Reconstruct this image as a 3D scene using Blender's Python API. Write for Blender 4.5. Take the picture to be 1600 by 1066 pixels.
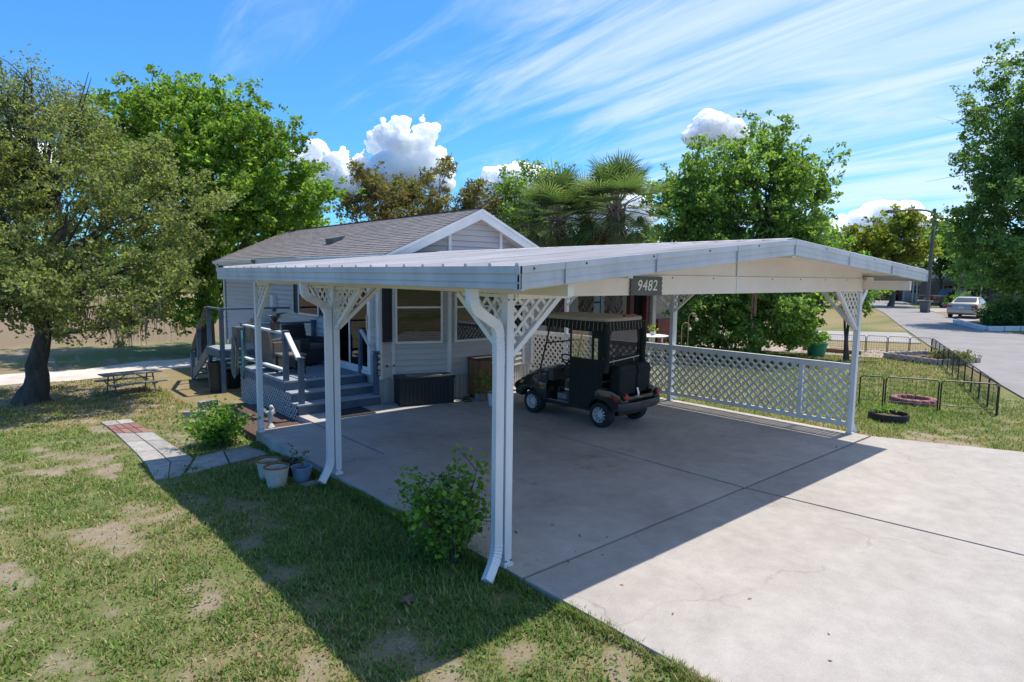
import bpy, bmesh, math, random
import numpy as np
from mathutils import Vector, Matrix, noise as mnoise

for o in list(bpy.data.objects):
    bpy.data.objects.remove(o)
SC = bpy.context.scene
COL = SC.collection
RAD = math.radians
random.seed(7)
rng = np.random.default_rng(7)

# ------------------------------------------------------------------ camera
CAM = np.array([-3.43677, -4.01986, 2.55037])
YAW, PITCH, ROLL, FPX = RAD(49.03075), RAD(-5.90447), RAD(0.68661), 983.02
fw = np.array([math.cos(YAW) * math.cos(PITCH), math.sin(YAW) * math.cos(PITCH), math.sin(PITCH)])
_r = np.array([math.sin(YAW), -math.cos(YAW), 0.0])
_u = np.cross(_r, fw)
rt = _r * math.cos(ROLL) + _u * math.sin(ROLL)
up = -_r * math.sin(ROLL) + _u * math.cos(ROLL)
cd = bpy.data.cameras.new('camera')
cam = bpy.data.objects.new('camera', cd)
COL.objects.link(cam)
cd.sensor_width = 36
cd.lens = FPX / 1600 * 36
cd.clip_start = .05
cd.clip_end = 20000
cam.matrix_world = Matrix(((rt[0], up[0], -fw[0], CAM[0]), (rt[1], up[1], -fw[1], CAM[1]), (rt[2], up[2], -fw[2], CAM[2]), (0, 0, 0, 1)))
SC.camera = cam


def ray(px, py):
    return fw + (px - 800) / FPX * rt - (py - 533) / FPX * up


def on(px, py, ax, val):                 # photo pixel -> point on an axis plane
    d = ray(px, py)
    return CAM + d * ((val - CAM[ax]) / d[ax])


def G(px, py, z=0.0):
    return on(px, py, 2, z)


def AT(px, py, depth):                   # photo pixel at a known distance
    return CAM + ray(px, py) * depth


# ------------------------------------------------------------------ light
SUN_EL, SUN_AZ = RAD(67.7), RAD(-3.0)    # azimuth measured from +X
sdir = Vector((math.cos(SUN_EL) * math.cos(SUN_AZ), math.cos(SUN_EL) * math.sin(SUN_AZ), math.sin(SUN_EL)))
sl = bpy.data.lights.new('sun', 'SUN')
sl.energy = 3.15
sl.angle = RAD(.53)
sl.color = (1.0, .93, .82)
so = bpy.data.objects.new('sun', sl)
COL.objects.link(so)
so.rotation_euler = sdir.to_track_quat('Z', 'Y').to_euler()
so.location = (0, 0, 30)

W = bpy.data.worlds.new('World')
SC.world = W
W.use_nodes = True
nt = W.node_tree
nt.nodes.clear()


def N(t, kind, **kw):
    n = t.nodes.new(kind)
    for k, v in kw.items():
        if k.startswith('i_'):
            n.inputs[k[2:].replace('_', ' ')].default_value = v
        elif k.startswith('n') and k[1:].isdigit():
            n.inputs[int(k[1:])].default_value = v
        else:
            setattr(n, k, v)
    return n


def L(t, a, b):
    t.links.new(a, b)


sky = N(nt, 'ShaderNodeTexSky', sky_type='NISHITA', sun_disc=False)
sky.sun_elevation = SUN_EL
sky.sun_rotation = RAD(90) - SUN_AZ
sky.air_density = 1.0
sky.dust_density = .6
sky.ozone_density = 2.2
sky.altitude = 0
tc = N(nt, 'ShaderNodeTexCoord')
sep = N(nt, 'ShaderNodeSeparateXYZ')
L(nt, tc.outputs['Generated'], sep.inputs[0])
zz = N(nt, 'ShaderNodeMath', operation='ADD', n1=.16)
L(nt, sep.outputs[2], zz.inputs[0])
zm = N(nt, 'ShaderNodeMath', operation='MAXIMUM', n1=.05)
L(nt, zz.outputs[0], zm.inputs[0])
uu = N(nt, 'ShaderNodeMath', operation='DIVIDE')
vv = N(nt, 'ShaderNodeMath', operation='DIVIDE')
L(nt, sep.outputs[0], uu.inputs[0]); L(nt, zm.outputs[0], uu.inputs[1])
L(nt, sep.outputs[1], vv.inputs[0]); L(nt, zm.outputs[0], vv.inputs[1])
cmb = N(nt, 'ShaderNodeCombineXYZ')
L(nt, uu.outputs[0], cmb.inputs[0]); L(nt, vv.outputs[0], cmb.inputs[1])
mp = N(nt, 'ShaderNodeMapping')
mp.inputs['Rotation'].default_value = (0, 0, RAD(-36))
mp.inputs['Scale'].default_value = (2.1, .40, 1)
L(nt, cmb.outputs[0], mp.inputs[0])
n1 = N(nt, 'ShaderNodeTexNoise', i_Scale=1.9, i_Detail=9.0, i_Roughness=.60, i_Distortion=.7)
L(nt, mp.outputs[0], n1.inputs['Vector'])
n2 = N(nt, 'ShaderNodeTexNoise', i_Scale=.55, i_Detail=3.0, i_Roughness=.5)
L(nt, cmb.outputs[0], n2.inputs['Vector'])
dt = N(nt, 'ShaderNodeVectorMath', operation='DOT_PRODUCT')
dt.inputs[1].default_value = (.80, -.36, .30)
L(nt, tc.outputs['Generated'], dt.inputs[0])
mk = N(nt, 'ShaderNodeMapRange', interpolation_type='SMOOTHSTEP', n1=-.05, n2=.80, n3=0.0, n4=.40)
L(nt, dt.outputs['Value'], mk.inputs[0])
ad = N(nt, 'ShaderNodeMath', operation='ADD')
L(nt, n1.outputs[0], ad.inputs[0]); L(nt, mk.outputs[0], ad.inputs[1])
ad2 = N(nt, 'ShaderNodeMath', operation='MULTIPLY_ADD', n1=.35)
L(nt, n2.outputs[0], ad2.inputs[0]); L(nt, ad.outputs[0], ad2.inputs[2])
cr = N(nt, 'ShaderNodeMapRange', interpolation_type='SMOOTHSTEP', n1=.74, n2=1.16, n3=0.0, n4=.66)
L(nt, ad2.outputs[0], cr.inputs[0])
mx = N(nt, 'ShaderNodeMix', data_type='RGBA')
L(nt, cr.outputs[0], mx.inputs[0])
tint = N(nt, 'ShaderNodeMix', data_type='RGBA', blend_type='MULTIPLY')
tint.inputs[0].default_value = 1.0
tint.inputs[7].default_value = (.23, .53, .83, 1)
L(nt, sky.outputs[0], tint.inputs[6])
L(nt, tint.outputs[2], mx.inputs[6])
mx.inputs[7].default_value = (3.6, 3.95, 4.2, 1)
bg = N(nt, 'ShaderNodeBackground', i_Strength=.15)
L(nt, mx.outputs[2], bg.inputs[0])
wo = N(nt, 'ShaderNodeOutputWorld')
L(nt, bg.outputs[0], wo.inputs[0])

vs = SC.view_settings
vs.view_transform = 'Standard'
vs.look = 'None'
vs.gamma = 1
vs.exposure = .86
SC.cycles.max_bounces = 8
SC.cycles.diffuse_bounces = 5
SC.cycles.transparent_max_bounces = 12
SC.cycles.use_denoising = True


# ------------------------------------------------------------------ materials
def S(r, g, b):
    f = lambda c: (c / 255 / 12.92) if c / 255 <= .04045 else ((c / 255 + .055) / 1.055) ** 2.4
    return (f(r), f(g), f(b), 1)


def c4(c):
    return tuple(c) + (1,) if len(c) == 3 else tuple(c)


MATS = {}


def mat(name, c, rough=.6, c2=None, scale=4., lo=.35, hi=.65, bump=0., bscale=60., metal=0., spec=.5, stretch=(1, 1, 1), rand=0., detail=5., coat=0.):
    m = bpy.data.materials.new(name)
    m.use_nodes = True
    t = m.node_tree
    b = t.nodes['Principled BSDF']
    b.inputs['Roughness'].default_value = rough
    b.inputs['Metallic'].default_value = metal
    b.inputs['Specular IOR Level'].default_value = spec
    b.inputs['Coat Weight'].default_value = coat
    tcn = N(t, 'ShaderNodeTexCoord')
    mpn = N(t, 'ShaderNodeMapping')
    mpn.inputs['Scale'].default_value = stretch
    L(t, tcn.outputs['Object'], mpn.inputs[0])
    c = c4(c)
    c2 = c4(c2) if c2 else tuple(x * .82 for x in c[:3]) + (1,)
    nz = N(t, 'ShaderNodeTexNoise', i_Scale=scale, i_Detail=detail, i_Roughness=.65)
    L(t, mpn.outputs[0], nz.inputs['Vector'])
    mr = N(t, 'ShaderNodeMapRange', n1=lo, n2=hi)
    L(t, nz.outputs[0], mr.inputs[0])
    mxn = N(t, 'ShaderNodeMix', data_type='RGBA')
    mxn.inputs[6].default_value = c
    mxn.inputs[7].default_value = c2
    L(t, mr.outputs[0], mxn.inputs[0])
    out = mxn.outputs[2]
    if rand:
        oi = N(t, 'ShaderNodeObjectInfo')
        rr = N(t, 'ShaderNodeMapRange', n3=1 - rand, n4=1 + rand)
        L(t, oi.outputs['Random'], rr.inputs[0])
        mm = N(t, 'ShaderNodeMix', data_type='RGBA', blend_type='MULTIPLY')
        mm.inputs[0].default_value = 1
        L(t, out, mm.inputs[6]); L(t, rr.outputs[0], mm.inputs[7])
        out = mm.outputs[2]
    L(t, out, b.inputs['Base Color'])
    if bump:
        bn = N(t, 'ShaderNodeTexNoise', i_Scale=bscale, i_Detail=4.0)
        L(t, mpn.outputs[0], bn.inputs['Vector'])
        bp = N(t, 'ShaderNodeBump', i_Strength=bump, i_Distance=.02)
        L(t, bn.outputs[0], bp.inputs['Height'])
        L(t, bp.outputs[0], b.inputs['Normal'])
    MATS[name] = m
    return m


def mat_leaf(name, trans=.35, rough=.55):
    m = bpy.data.materials.new(name)
    m.use_nodes = True
    t = m.node_tree
    b = t.nodes['Principled BSDF']
    b.inputs['Roughness'].default_value = rough
    b.inputs['Specular IOR Level'].default_value = .3
    at = N(t, 'ShaderNodeAttribute', attribute_name='tint')
    L(t, at.outputs['Color'], b.inputs['Base Color'])
    tr = N(t, 'ShaderNodeBsdfTranslucent')
    mu = N(t, 'ShaderNodeMix', data_type='RGBA', blend_type='MULTIPLY')
    mu.inputs[0].default_value = 1
    mu.inputs[7].default_value = (1.5, 1.6, .7, 1)
    L(t, at.outputs['Color'], mu.inputs[6])
    L(t, mu.outputs[2], tr.inputs['Color'])
    ms = N(t, 'ShaderNodeMixShader')
    ms.inputs[0].default_value = trans
    L(t, b.outputs[0], ms.inputs[1]); L(t, tr.outputs[0], ms.inputs[2])
    L(t, ms.outputs[0], t.nodes['Material Output'].inputs[0])
    MATS[name] = m
    return m


def mat_glass(name, tint=(.8, .85, .88), mix=.12):
    m = bpy.data.materials.new(name)
    m.use_nodes = True
    t = m.node_tree
    t.nodes.remove(t.nodes['Principled BSDF'])
    tr = N(t, 'ShaderNodeBsdfTransparent')
    tr.inputs[0].default_value = c4(tint)
    gl = N(t, 'ShaderNodeBsdfGlossy', i_Roughness=.02)
    fr = N(t, 'ShaderNodeFresnel', i_IOR=1.5)
    ma = N(t, 'ShaderNodeMath', operation='ADD', n1=mix)
    L(t, fr.outputs[0], ma.inputs[0])
    ms = N(t, 'ShaderNodeMixShader')
    L(t, ma.outputs[0], ms.inputs[0]); L(t, tr.outputs[0], ms.inputs[1]); L(t, gl.outputs[0], ms.inputs[2])
    L(t, ms.outputs[0], t.nodes['Material Output'].inputs[0])
    MATS[name] = m


mat('white_paint', (.74, .75, .76), .45, (.64, .65, .66), 2.5)
mat('white_alu', (.72, .74, .78), .4, (.58, .60, .64), 3, stretch=(1, 1, .25))
mat('cream', (.78, .72, .66), .5, (.70, .64, .58), 1.5)
mat('fascia', (.50, .52, .56), .45, (.36, .375, .40), 2.2, .42, .72, stretch=(1, 1, .35))
mat('roof_metal', (.58, .55, .55), .42, (.36, .31, .31), 1.6, .38, .72, stretch=(.25, 3.5, 1), metal=.0, rand=.07)
mat('lattice', (.72, .71, .69), .55, (.62, .60, .57), 6, rand=.05)
mat('lattice_deck', (.50, .50, .51), .6, (.40, .40, .41), 6, rand=.06)
mat('siding', (.53, .50, .495), .6, (.44, .415, .41), .9, .4, .75, rand=.025, stretch=(.6, .6, 3))
mat('siding_core', (.33, .315, .31), .7)  # darker than the boards: shade of the lap gaps put into the colour
mat('shingle', (.25, .225, .22), .9, (.16, .143, .14), 7, .35, .7, bump=.6, bscale=90)
mat('shutter', (.022, .028, .042), .6, (.016, .02, .03))
mat('deck_blue', (.085, .13, .19), .65, (.06, .095, .14), 5, rand=.07, bump=.15)
mat('deck_top', (.32, .37, .42), .7, (.22, .26, .31), 6, rand=.06, bump=.2)
mat('rail_white', (.66, .68, .70), .6, (.5, .52, .55), 6)
mat('skirt', (.60, .58, .56), .6, (.46, .45, .43), 3, stretch=(1, 1, .3))
mat('black_plastic', (.016, .016, .018), .45, (.024, .024, .026), 20, bump=.1)
mat('resin_black', (.012, .012, .014), .5, (.02, .02, .022), 9, stretch=(8, 8, 1), bump=.2)
mat('wood_brown', (.26, .135, .055), .5, (.17, .08, .03), 3, stretch=(6, 6, .6), detail=8)
mat('wood_dark', (.07, .045, .03), .6)
mat('wicker', (.05, .042, .04), .7, (.028, .024, .023), 60, bump=.8, bscale=120)
mat('wicker_grey', (.19, .17, .155), .7, (.11, .10, .09), 50, bump=.8, bscale=120)
mat('cushion', (.13, .11, .11), .9, (.10, .085, .085), 12)
mat('rug_dark', (.055, .08, .12), .95)
mat('rug_light', (.42, .45, .48), .95)
mat('mat_dark', (.02, .02, .022), .95, (.035, .034, .033), 60, bump=.6)
mat('wood_grey', (.26, .25, .23), .8, (.17, .16, .15), 5, stretch=(1, 1, 1), rand=.12, bump=.3)
mat('tan_wood', (.34, .26, .17), .8, (.24, .18, .12), 5, rand=.1)
mat('paver_grey', (.40, .37, .34), .85, (.28, .26, .24), 9, rand=.14, bump=.4)
mat('paver_red', (.30, .15, .125), .85, (.22, .11, .09), 9, rand=.14, bump=.4)
mat('cement_block', (.33, .31, .285), .9, (.22, .205, .19), 9, bump=.5)
mat('pot_cream', (.58, .56, .50), .55, (.44, .40, .33), 5)
mat('pot_rust', (.30, .16, .055), .8, (.20, .10, .035), 9)
mat('pot_blue', (.24, .31, .42), .5, (.20, .26, .35), 6)
mat('pot_green', (.02, .28, .16), .4)
mat('soil', (.055, .04, .03), .95, (.11, .075, .055), 30, bump=.8, bscale=40)
mat('mulch_red', (.15, .085, .06), .95, (.075, .05, .04), 30, bump=1., bscale=40)
mat('statue', (.62, .61, .58), .8, (.48, .47, .44), 12)
mat('rubber', (.014, .014, .015), .75, (.022, .022, .022), 30)
mat('cart_black', (.014, .016, .017), .2, (.02, .021, .022), 4, coat=.9)
mat('cart_grey', (.045, .047, .052), .5, (.06, .06, .065), 6)
mat('canvas', (.008, .012, .011), .85, (.013, .018, .016), 8, bump=.15, bscale=14)
mat('canvas_stripe', (.40, .38, .33), .85)
mat('cart_roof', (.46, .40, .31), .5, (.40, .34, .26), 4)
mat('seat_vinyl', (.03, .03, .032), .5)
mat('chrome', (.72, .72, .72), .22, (.6, .6, .6), 5, metal=1.)
mat('alloy', (.72, .72, .72), .35, (.6, .6, .6), 5, metal=.25)
mat('red_lens', (.55, .02, .02), .15, (.45, .015, .015), 20, coat=.5)
mat('amber_lens', (.75, .30, .02), .2)
mat('maroon', (.17, .03, .03), .6, (.13, .025, .025))
mat('red_plastic', (.25, .05, .045), .5)
mat('beige_wall', (.45, .42, .37), .7, (.38, .35, .31), 3)
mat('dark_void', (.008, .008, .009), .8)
mat('iron', (.012, .012, .012), .5, (.02, .018, .016), 8)
mat('chime', (.30, .17, .15), .5, (.24, .13, .12), 9)
mat('brass', (.55, .45, .24), .4, metal=.5)
mat('hose_green', (.24, .25, .21), .5)
mat('teal', (.10, .34, .36), .5)
mat('grey_plastic', (.12, .12, .13), .55)
mat('brick_pink', (.34, .15, .14), .85, (.24, .10, .095), 8, rand=.12, bump=.4)
mat('scallop', (.44, .40, .37), .85, (.30, .27, .25), 8, rand=.1, bump=.3)
mat('concrete_far', (.36, .33, .31), .9, (.28, .26, .245), .8, bump=.1)
mat('concrete_pink', (.40, .31, .27), .9, (.32, .25, .22), .8)
mat('asphalt', (.29, .27, .26), .92, (.205, .19, .188), .7, .3, .7, bump=.25, bscale=30, detail=9.)
mat('sand', (.66, .60, .53), .95, (.50, .44, .37), 1.2, bump=.4, bscale=12)
mat('lamp_metal', (.13, .125, .12), .6, (.09, .09, .085))
mat('bark', (.10, .085, .072), .95, (.045, .038, .033), 9, stretch=(1, 1, .25), bump=1., bscale=18)
mat('bark_light', (.16, .14, .12), .95, (.08, .07, .06), 9, stretch=(1, 1, .3), bump=.8, bscale=18)
mat('boot', (.20, .145, .10), .9, (.11, .075, .05), 12, rand=.2, bump=.5)
mat('car_silver', (.50, .46, .40), .3, (.48, .44, .38), 2, metal=.5, coat=.5)
mat('car_black', (.01, .01, .012), .25, coat=.6)
mat('car_blue', (.012, .022, .045), .25, coat=.6)
mat('car_glass', (.03, .04, .05), .05, (.04, .05, .06), 2, coat=.5)
mat('far_white', (.70, .70, .70), .6)
mat('far_teal', (.42, .55, .55), .5)
mat('far_wall', (.42, .42, .44), .7)
mat('far_roof', (.30, .30, .30), .8)
mat('sign_board', (.11, .12, .125), .7, (.085, .09, .095), 12)
mat('lettering', (.80, .78, .74), .6, (.74, .72, .68))
mat('plate_black', (.01, .01, .012), .5)
mat('jug_pink', (.42, .14, .22), .5, (.36, .3, .33), 14)
mat('jug_grey', (.22, .22, .24), .6)
mat('blind', (.06, .057, .05), .7)
mat('white_pure', (.80, .80, .80), .4)
mat('curtain', (.36, .42, .47), .8, (.28, .34, .40), 3, stretch=(8, 8, .5))
mat_leaf('leaf', .5)
mat_leaf('grassblade', .25, .7)
mat_leaf('moss', .2, .9)
mat_glass('glass', (.60, .66, .68), .0)
mat_glass('vinyl', (.86, .87, .87), .07)


# ------------------------------------------------------------------ mesh helpers
class MB:
    def __init__(s):
        s.v = []
        s.f = []

    def add(s, vs_, fs_):
        b = len(s.v)
        s.v += [tuple(map(float, q)) for q in vs_]
        s.f += [tuple(i + b for i in q) for q in fs_]
        return s

    def box(s, x0, x1, y0, y1, z0, z1):
        return s.add([(x0, y0, z0), (x1, y0, z0), (x1, y1, z0), (x0, y1, z0), (x0, y0, z1), (x1, y0, z1), (x1, y1, z1), (x0, y1, z1)],
                     [(0, 3, 2, 1), (4, 5, 6, 7), (0, 1, 5, 4), (1, 2, 6, 5), (2, 3, 7, 6), (3, 0, 4, 7)])

    def bar(s, p0, p1, w, h, upv=(0, 0, 1)):      # w sideways, h along upv
        p0, p1, upv = np.array(p0, float), np.array(p1, float), np.array(upv, float)
        d = p1 - p0
        d /= np.linalg.norm(d)
        a = np.cross(d, upv)
        if np.linalg.norm(a) < 1e-5:
            a = np.cross(d, (1, 0, 0))
        a /= np.linalg.norm(a)
        b = np.cross(a, d)
        q = []
        for p in (p0, p1):
            for i, j in ((-1, -1), (1, -1), (1, 1), (-1, 1)):
                q.append(p + a * i * w / 2 + b * j * h / 2)
        return s.add(q, [(0, 1, 2, 3), (7, 6, 5, 4), (0, 4, 5, 1), (1, 5, 6, 2), (2, 6, 7, 3), (3, 7, 4, 0)])

    def tube(s, pts, r, n=8, cap=True, sq=None):
        pts = [np.array(p, float) for p in pts]
        if not hasattr(r, '__len__'):
            r = [r] * len(pts)
        ref = np.array((0, 0, 1.))
        rings = []
        pa = None
        for i, p in enumerate(pts):
            d = pts[min(i + 1, len(pts) - 1)] - pts[max(i - 1, 0)]
            d /= max(np.linalg.norm(d), 1e-9)
            if pa is None:
                a = np.cross(d, ref)
                if np.linalg.norm(a) < .1:
                    a = np.cross(d, (0, 1, 0))
            else:
                a = pa - d * (pa @ d)
            a /= max(np.linalg.norm(a), 1e-9)
            pa = a
            b = np.cross(d, a)
            ring = []
            for k in range(n):
                t = 2 * math.pi * (k + .5) / n
                ca, sa = math.cos(t), math.sin(t)
                if sq:
                    m_ = max(abs(ca), abs(sa))
                    ring.append(p + a * (ca / m_) * sq[0] / 2 * (r[i]) + b * (sa / m_) * sq[1] / 2 * (r[i]))
                else:
                    ring.append(p + (a * ca + b * sa) * r[i])
            rings.append(ring)
        vs_ = [q for ring in rings for q in ring]
        fs_ = []
        for i in range(len(pts) - 1):
            for k in range(n):
                k2 = (k + 1) % n
                fs_.append((i * n + k, i * n + k2, (i + 1) * n + k2, (i + 1) * n + k))
        if cap:
            fs_.append(tuple(range(n - 1, -1, -1)))
            fs_.append(tuple((len(pts) - 1) * n + k for k in range(n)))
        return s.add(vs_, fs_)

    def lathe(s, prof, c=(0, 0, 0), n=24, axis='z', cap=True):
        vs_ = []
        for r, h in prof:
            for k in range(n):
                t = 2 * math.pi * k / n
                a, b = r * math.cos(t), r * math.sin(t)
                q = (a, b, h) if axis == 'z' else ((h, a, b) if axis == 'x' else (b, h, a))
                vs_.append((q[0] + c[0], q[1] + c[1], q[2] + c[2]))
        fs_ = []
        for i in range(len(prof) - 1):
            for k in range(n):
                k2 = (k + 1) % n
                fs_.append((i * n + k, i * n + k2, (i + 1) * n + k2, (i + 1) * n + k))
        if cap:
            if prof[0][0] > 1e-4:
                fs_.append(tuple(range(n - 1, -1, -1)))
            if prof[-1][0] > 1e-4:
                fs_.append(tuple((len(prof) - 1) * n + k for k in range(n)))
        return s.add(vs_, fs_)

    def prism(s, poly, a0, a1, axis='z'):        # poly: 2D points; axis x: (y,z), y: (x,z), z: (x,y)
        def P(q, a):
            return {'z': (q[0], q[1], a), 'y': (q[0], a, q[1]), 'x': (a, q[0], q[1])}[axis]
        n = len(poly)
        vs_ = [P(q, a0) for q in poly] + [P(q, a1) for q in poly]
        fs_ = [tuple(range(n - 1, -1, -1)), tuple(range(n, 2 * n))]
        fs_ += [(i, (i + 1) % n, n + (i + 1) % n, n + i) for i in range(n)]
        return s.add(vs_, fs_)

    def loft(s, rings, cap=True):
        n = len(rings[0])
        vs_ = [q for r in rings for q in r]
        fs_ = []
        for i in range(len(rings) - 1):
            for k in range(n):
                k2 = (k + 1) % n
                fs_.append((i * n + k, i * n + k2, (i + 1) * n + k2, (i + 1) * n + k))
        if cap:
            fs_.append(tuple(range(n - 1, -1, -1)))
            fs_.append(tuple((len(rings) - 1) * n + k for k in range(n)))
        return s.add(vs_, fs_)

    def sphere(s, c, r, n=12, m=8):
        if not hasattr(r, '__len__'):
            r = (r, r, r)
        vs_ = [(c[0], c[1], c[2] - r[2])]
        for i in range(1, m):
            ph = -math.pi / 2 + math.pi * i / m
            for k in range(n):
                t = 2 * math.pi * k / n
                vs_.append((c[0] + r[0] * math.cos(ph) * math.cos(t), c[1] + r[1] * math.cos(ph) * math.sin(t), c[2] + r[2] * math.sin(ph)))
        vs_.append((c[0], c[1], c[2] + r[2]))
        fs_ = [(0, 1 + (k + 1) % n, 1 + k) for k in range(n)]
        for i in range(m - 2):
            for k in range(n):
                k2 = (k + 1) % n
                fs_.append((1 + i * n + k, 1 + i * n + k2, 1 + (i + 1) * n + k2, 1 + (i + 1) * n + k))
        e = len(vs_) - 1
        o_ = 1 + (m - 2) * n
        fs_ += [(e, o_ + k, o_ + (k + 1) % n) for k in range(n)]
        return s.add(vs_, fs_)

    def build(s, name, m, parent=None, bev=0., smooth=False, seg=2):
        off = np.zeros(3)
        if parent is not None:
            off = np.array(parent.get('_o', (0, 0, 0)), float)
        me = bpy.data.meshes.new(name)
        me.from_pydata([tuple(np.array(q) - off) for q in s.v], [], s.f)
        bm = bmesh.new()
        bm.from_mesh(me)
        bmesh.ops.recalc_face_normals(bm, faces=bm.faces)
        if bev:
            ed = [e for e in bm.edges if len(e.link_faces) == 2 and e.calc_face_angle(0) > .6]
            bmesh.ops.bevel(bm, geom=ed, offset=bev, segments=seg, affect='EDGES', profile=.7, clamp_overlap=True)
        bm.to_mesh(me)
        bm.free()
        if smooth:
            me.polygons.foreach_set('use_smooth', [True] * len(me.polygons))
            me.set_sharp_from_angle(angle=RAD(38))
        me.materials.append(MATS[m] if isinstance(m, str) else m)
        o = bpy.data.objects.new(name, me)
        COL.objects.link(o)
        if parent is not None:
            o.parent = parent
            o['_o'] = tuple(off)
        return o


def thing(name, label, cat, loc=(0, 0, 0), rotz=0., group=None, local=False):
    o = bpy.data.objects.new(name, None)
    COL.objects.link(o)
    o.location = tuple(map(float, loc))
    o.rotation_euler = (0, 0, rotz)
    o.empty_display_size = .2
    o['label'] = label
    o['category'] = cat
    if group:
        o['group'] = group
    o['_o'] = (0., 0., 0.) if local else tuple(map(float, loc))
    return o


def tag(o, label, cat, group=None):
    o['label'] = label
    o['category'] = cat
    if group:
        o['group'] = group
    return o


def struct(o):
    o['kind'] = 'structure'
    return o


def copy_tree(o, parent=None):
    c = o.copy()
    COL.objects.link(c)
    if parent is not None:
        c.parent = parent
    for ch in list(o.children):
        copy_tree(ch, c)
    return c


def clip_line(poly, p, d):
    """interval of p + t d inside a convex polygon (2D)"""
    t0, t1 = -1e9, 1e9
    n = len(poly)
    area = sum(poly[i][0] * poly[(i + 1) % n][1] - poly[(i + 1) % n][0] * poly[i][1] for i in range(n))
    sg = 1 if area > 0 else -1
    for i in range(n):
        a, b = poly[i], poly[(i + 1) % n]
        nx, ny = -(b[1] - a[1]) * sg, (b[0] - a[0]) * sg
        den = nx * d[0] + ny * d[1]
        num = nx * (a[0] - p[0]) + ny * (a[1] - p[1])
        if abs(den) < 1e-9:
            if num > 0:
                return None
            continue
        t = num / den
        if den > 0:
            t0 = max(t0, t)
        else:
            t1 = min(t1, t)
    return (t0, t1) if t1 - t0 > .02 else None


def lattice(poly, frame, parent, m='lattice', sp=.105, w=.036, th=.009):
    """diagonal slats clipped to a convex polygon; frame(u,v,n)->xyz; every slat its own part"""
    us = [q[0] for q in poly]
    vv_ = [q[1] for q in poly]
    cu, cv = (min(us) + max(us)) / 2, (min(vv_) + max(vv_)) / 2
    R_ = math.hypot(max(us) - min(us), max(vv_) - min(vv_)) / 2
    for sgn, layer in ((1, 0), (-1, 1)):
        d = (math.sqrt(.5), math.sqrt(.5) * sgn)
        nrm = (-d[1], d[0])
        k = int(R_ / sp) + 1
        for i in range(-k, k + 1):
            p = (cu + nrm[0] * i * sp, cv + nrm[1] * i * sp)
            iv = clip_line(poly, p, d)
            if not iv:
                continue
            n0 = layer * th
            q = []
            for nn in (n0, n0 + th * .97):
                for t, sd in ((iv[0], -1), (iv[1], -1), (iv[1], 1), (iv[0], 1)):
                    q.append(frame(p[0] + d[0] * t + nrm[0] * sd * w / 2, p[1] + d[1] * t + nrm[1] * sd * w / 2, nn))
            MB().add(q, [(0, 1, 2, 3), (7, 6, 5, 4), (0, 4, 5, 1), (1, 5, 6, 2), (2, 6, 7, 3), (3, 7, 4, 0)]).build('slat', m, parent)


# ------------------------------------------------------------------ noise + terrain
def vnoise(x, y, sc, seed=0):
    x = np.asarray(x, float) / sc
    y = np.asarray(y, float) / sc
    xi, yi = np.floor(x).astype(np.int64), np.floor(y).astype(np.int64)
    fx, fy = x - xi, y - yi
    fx, fy = fx * fx * (3 - 2 * fx), fy * fy * (3 - 2 * fy)

    def h(a, b):
        v = (a * 374761393 + b * 668265263 + seed * 144665) & 0x7fffffff
        v = ((v ^ (v >> 13)) * 1274126177) & 0x7fffffff
        return ((v ^ (v >> 16)) & 0xffff) / 65535.
    return (h(xi, yi) * (1 - fx) + h(xi + 1, yi) * fx) * (1 - fy) + (h(xi, yi + 1) * (1 - fx) + h(xi + 1, yi + 1) * fx) * fy


def fbm(x, y, sc, seed=0, oc=4):
    t, a, s_ = 0, .5, 0
    for i in range(oc):
        t = t + a * vnoise(x, y, sc / 2 ** i, seed + i * 17)
        s_ += a
        a *= .55
    return t / s_


def sstep(a, b, x):
    t = np.clip((np.asarray(x, float) - a) / (b - a), 0, 1)
    return t * t * (3 - 2 * t)


def gz(x, y):
    x = np.asarray(x, float)
    y = np.asarray(y, float)
    left = -.025 - .045 * sstep(-2.5, .3, y) - .145 * sstep(1.2, 6, y) - .06 * sstep(6, 11, y)
    right = -.035 + 0 * y
    w = sstep(2, 7.4, x)
    far = sstep(12, 18, y) * (1 - w)
    z = left * (1 - w) + right * w
    z = z - .03 * far
    bump = (fbm(x, y, .9, 3) - .5) * .035 * (1 - sstep(7.3, 9.5, x))
    return z + bump * sstep(.15, -.25, x) + (fbm(x, y, 1.2, 5) - .5) * .03 * sstep(7.9, 8.5, x) * (1 - sstep(10, 13, x))


def gzf(x, y):
    return float(gz(np.array([x]), np.array([y]))[0])


def spaced(lo, hi, step, far, gr=1.22):
    a = list(np.arange(lo, hi + 1e-6, step))
    s_ = step
    t = hi
    while t < far:
        s_ *= gr
        t += s_
        a.append(t)
    s_ = step
    t = lo
    pre = []
    while t > -far:
        s_ *= gr
        t -= s_
        pre.append(t)
    return np.array(pre[::-1] + a)


def vegmask(x, y):
    """share of living grass, 0 bare sand .. 1 lush"""
    b = fbm(x, y, 1.1, 11, 5)
    c = fbm(x, y, .30, 29, 3)
    v = .60 + (b - .5) * .70 + (c - .5) * 1.75
    lush = sstep(-2.3, -.2, x) * (1 - sstep(4.5, 6.8, y)) * sstep(-1.6, .2, y)
    return np.clip(v + .38 * lush, 0, 1)


def drymask(x, y):
    return np.clip(.5 + (fbm(x, y, 3.5, 41, 4) - .5) * 1.6 + .30 * sstep(7, 12, y) * (1 - sstep(15, 17, y)), 0, 1)


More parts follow.
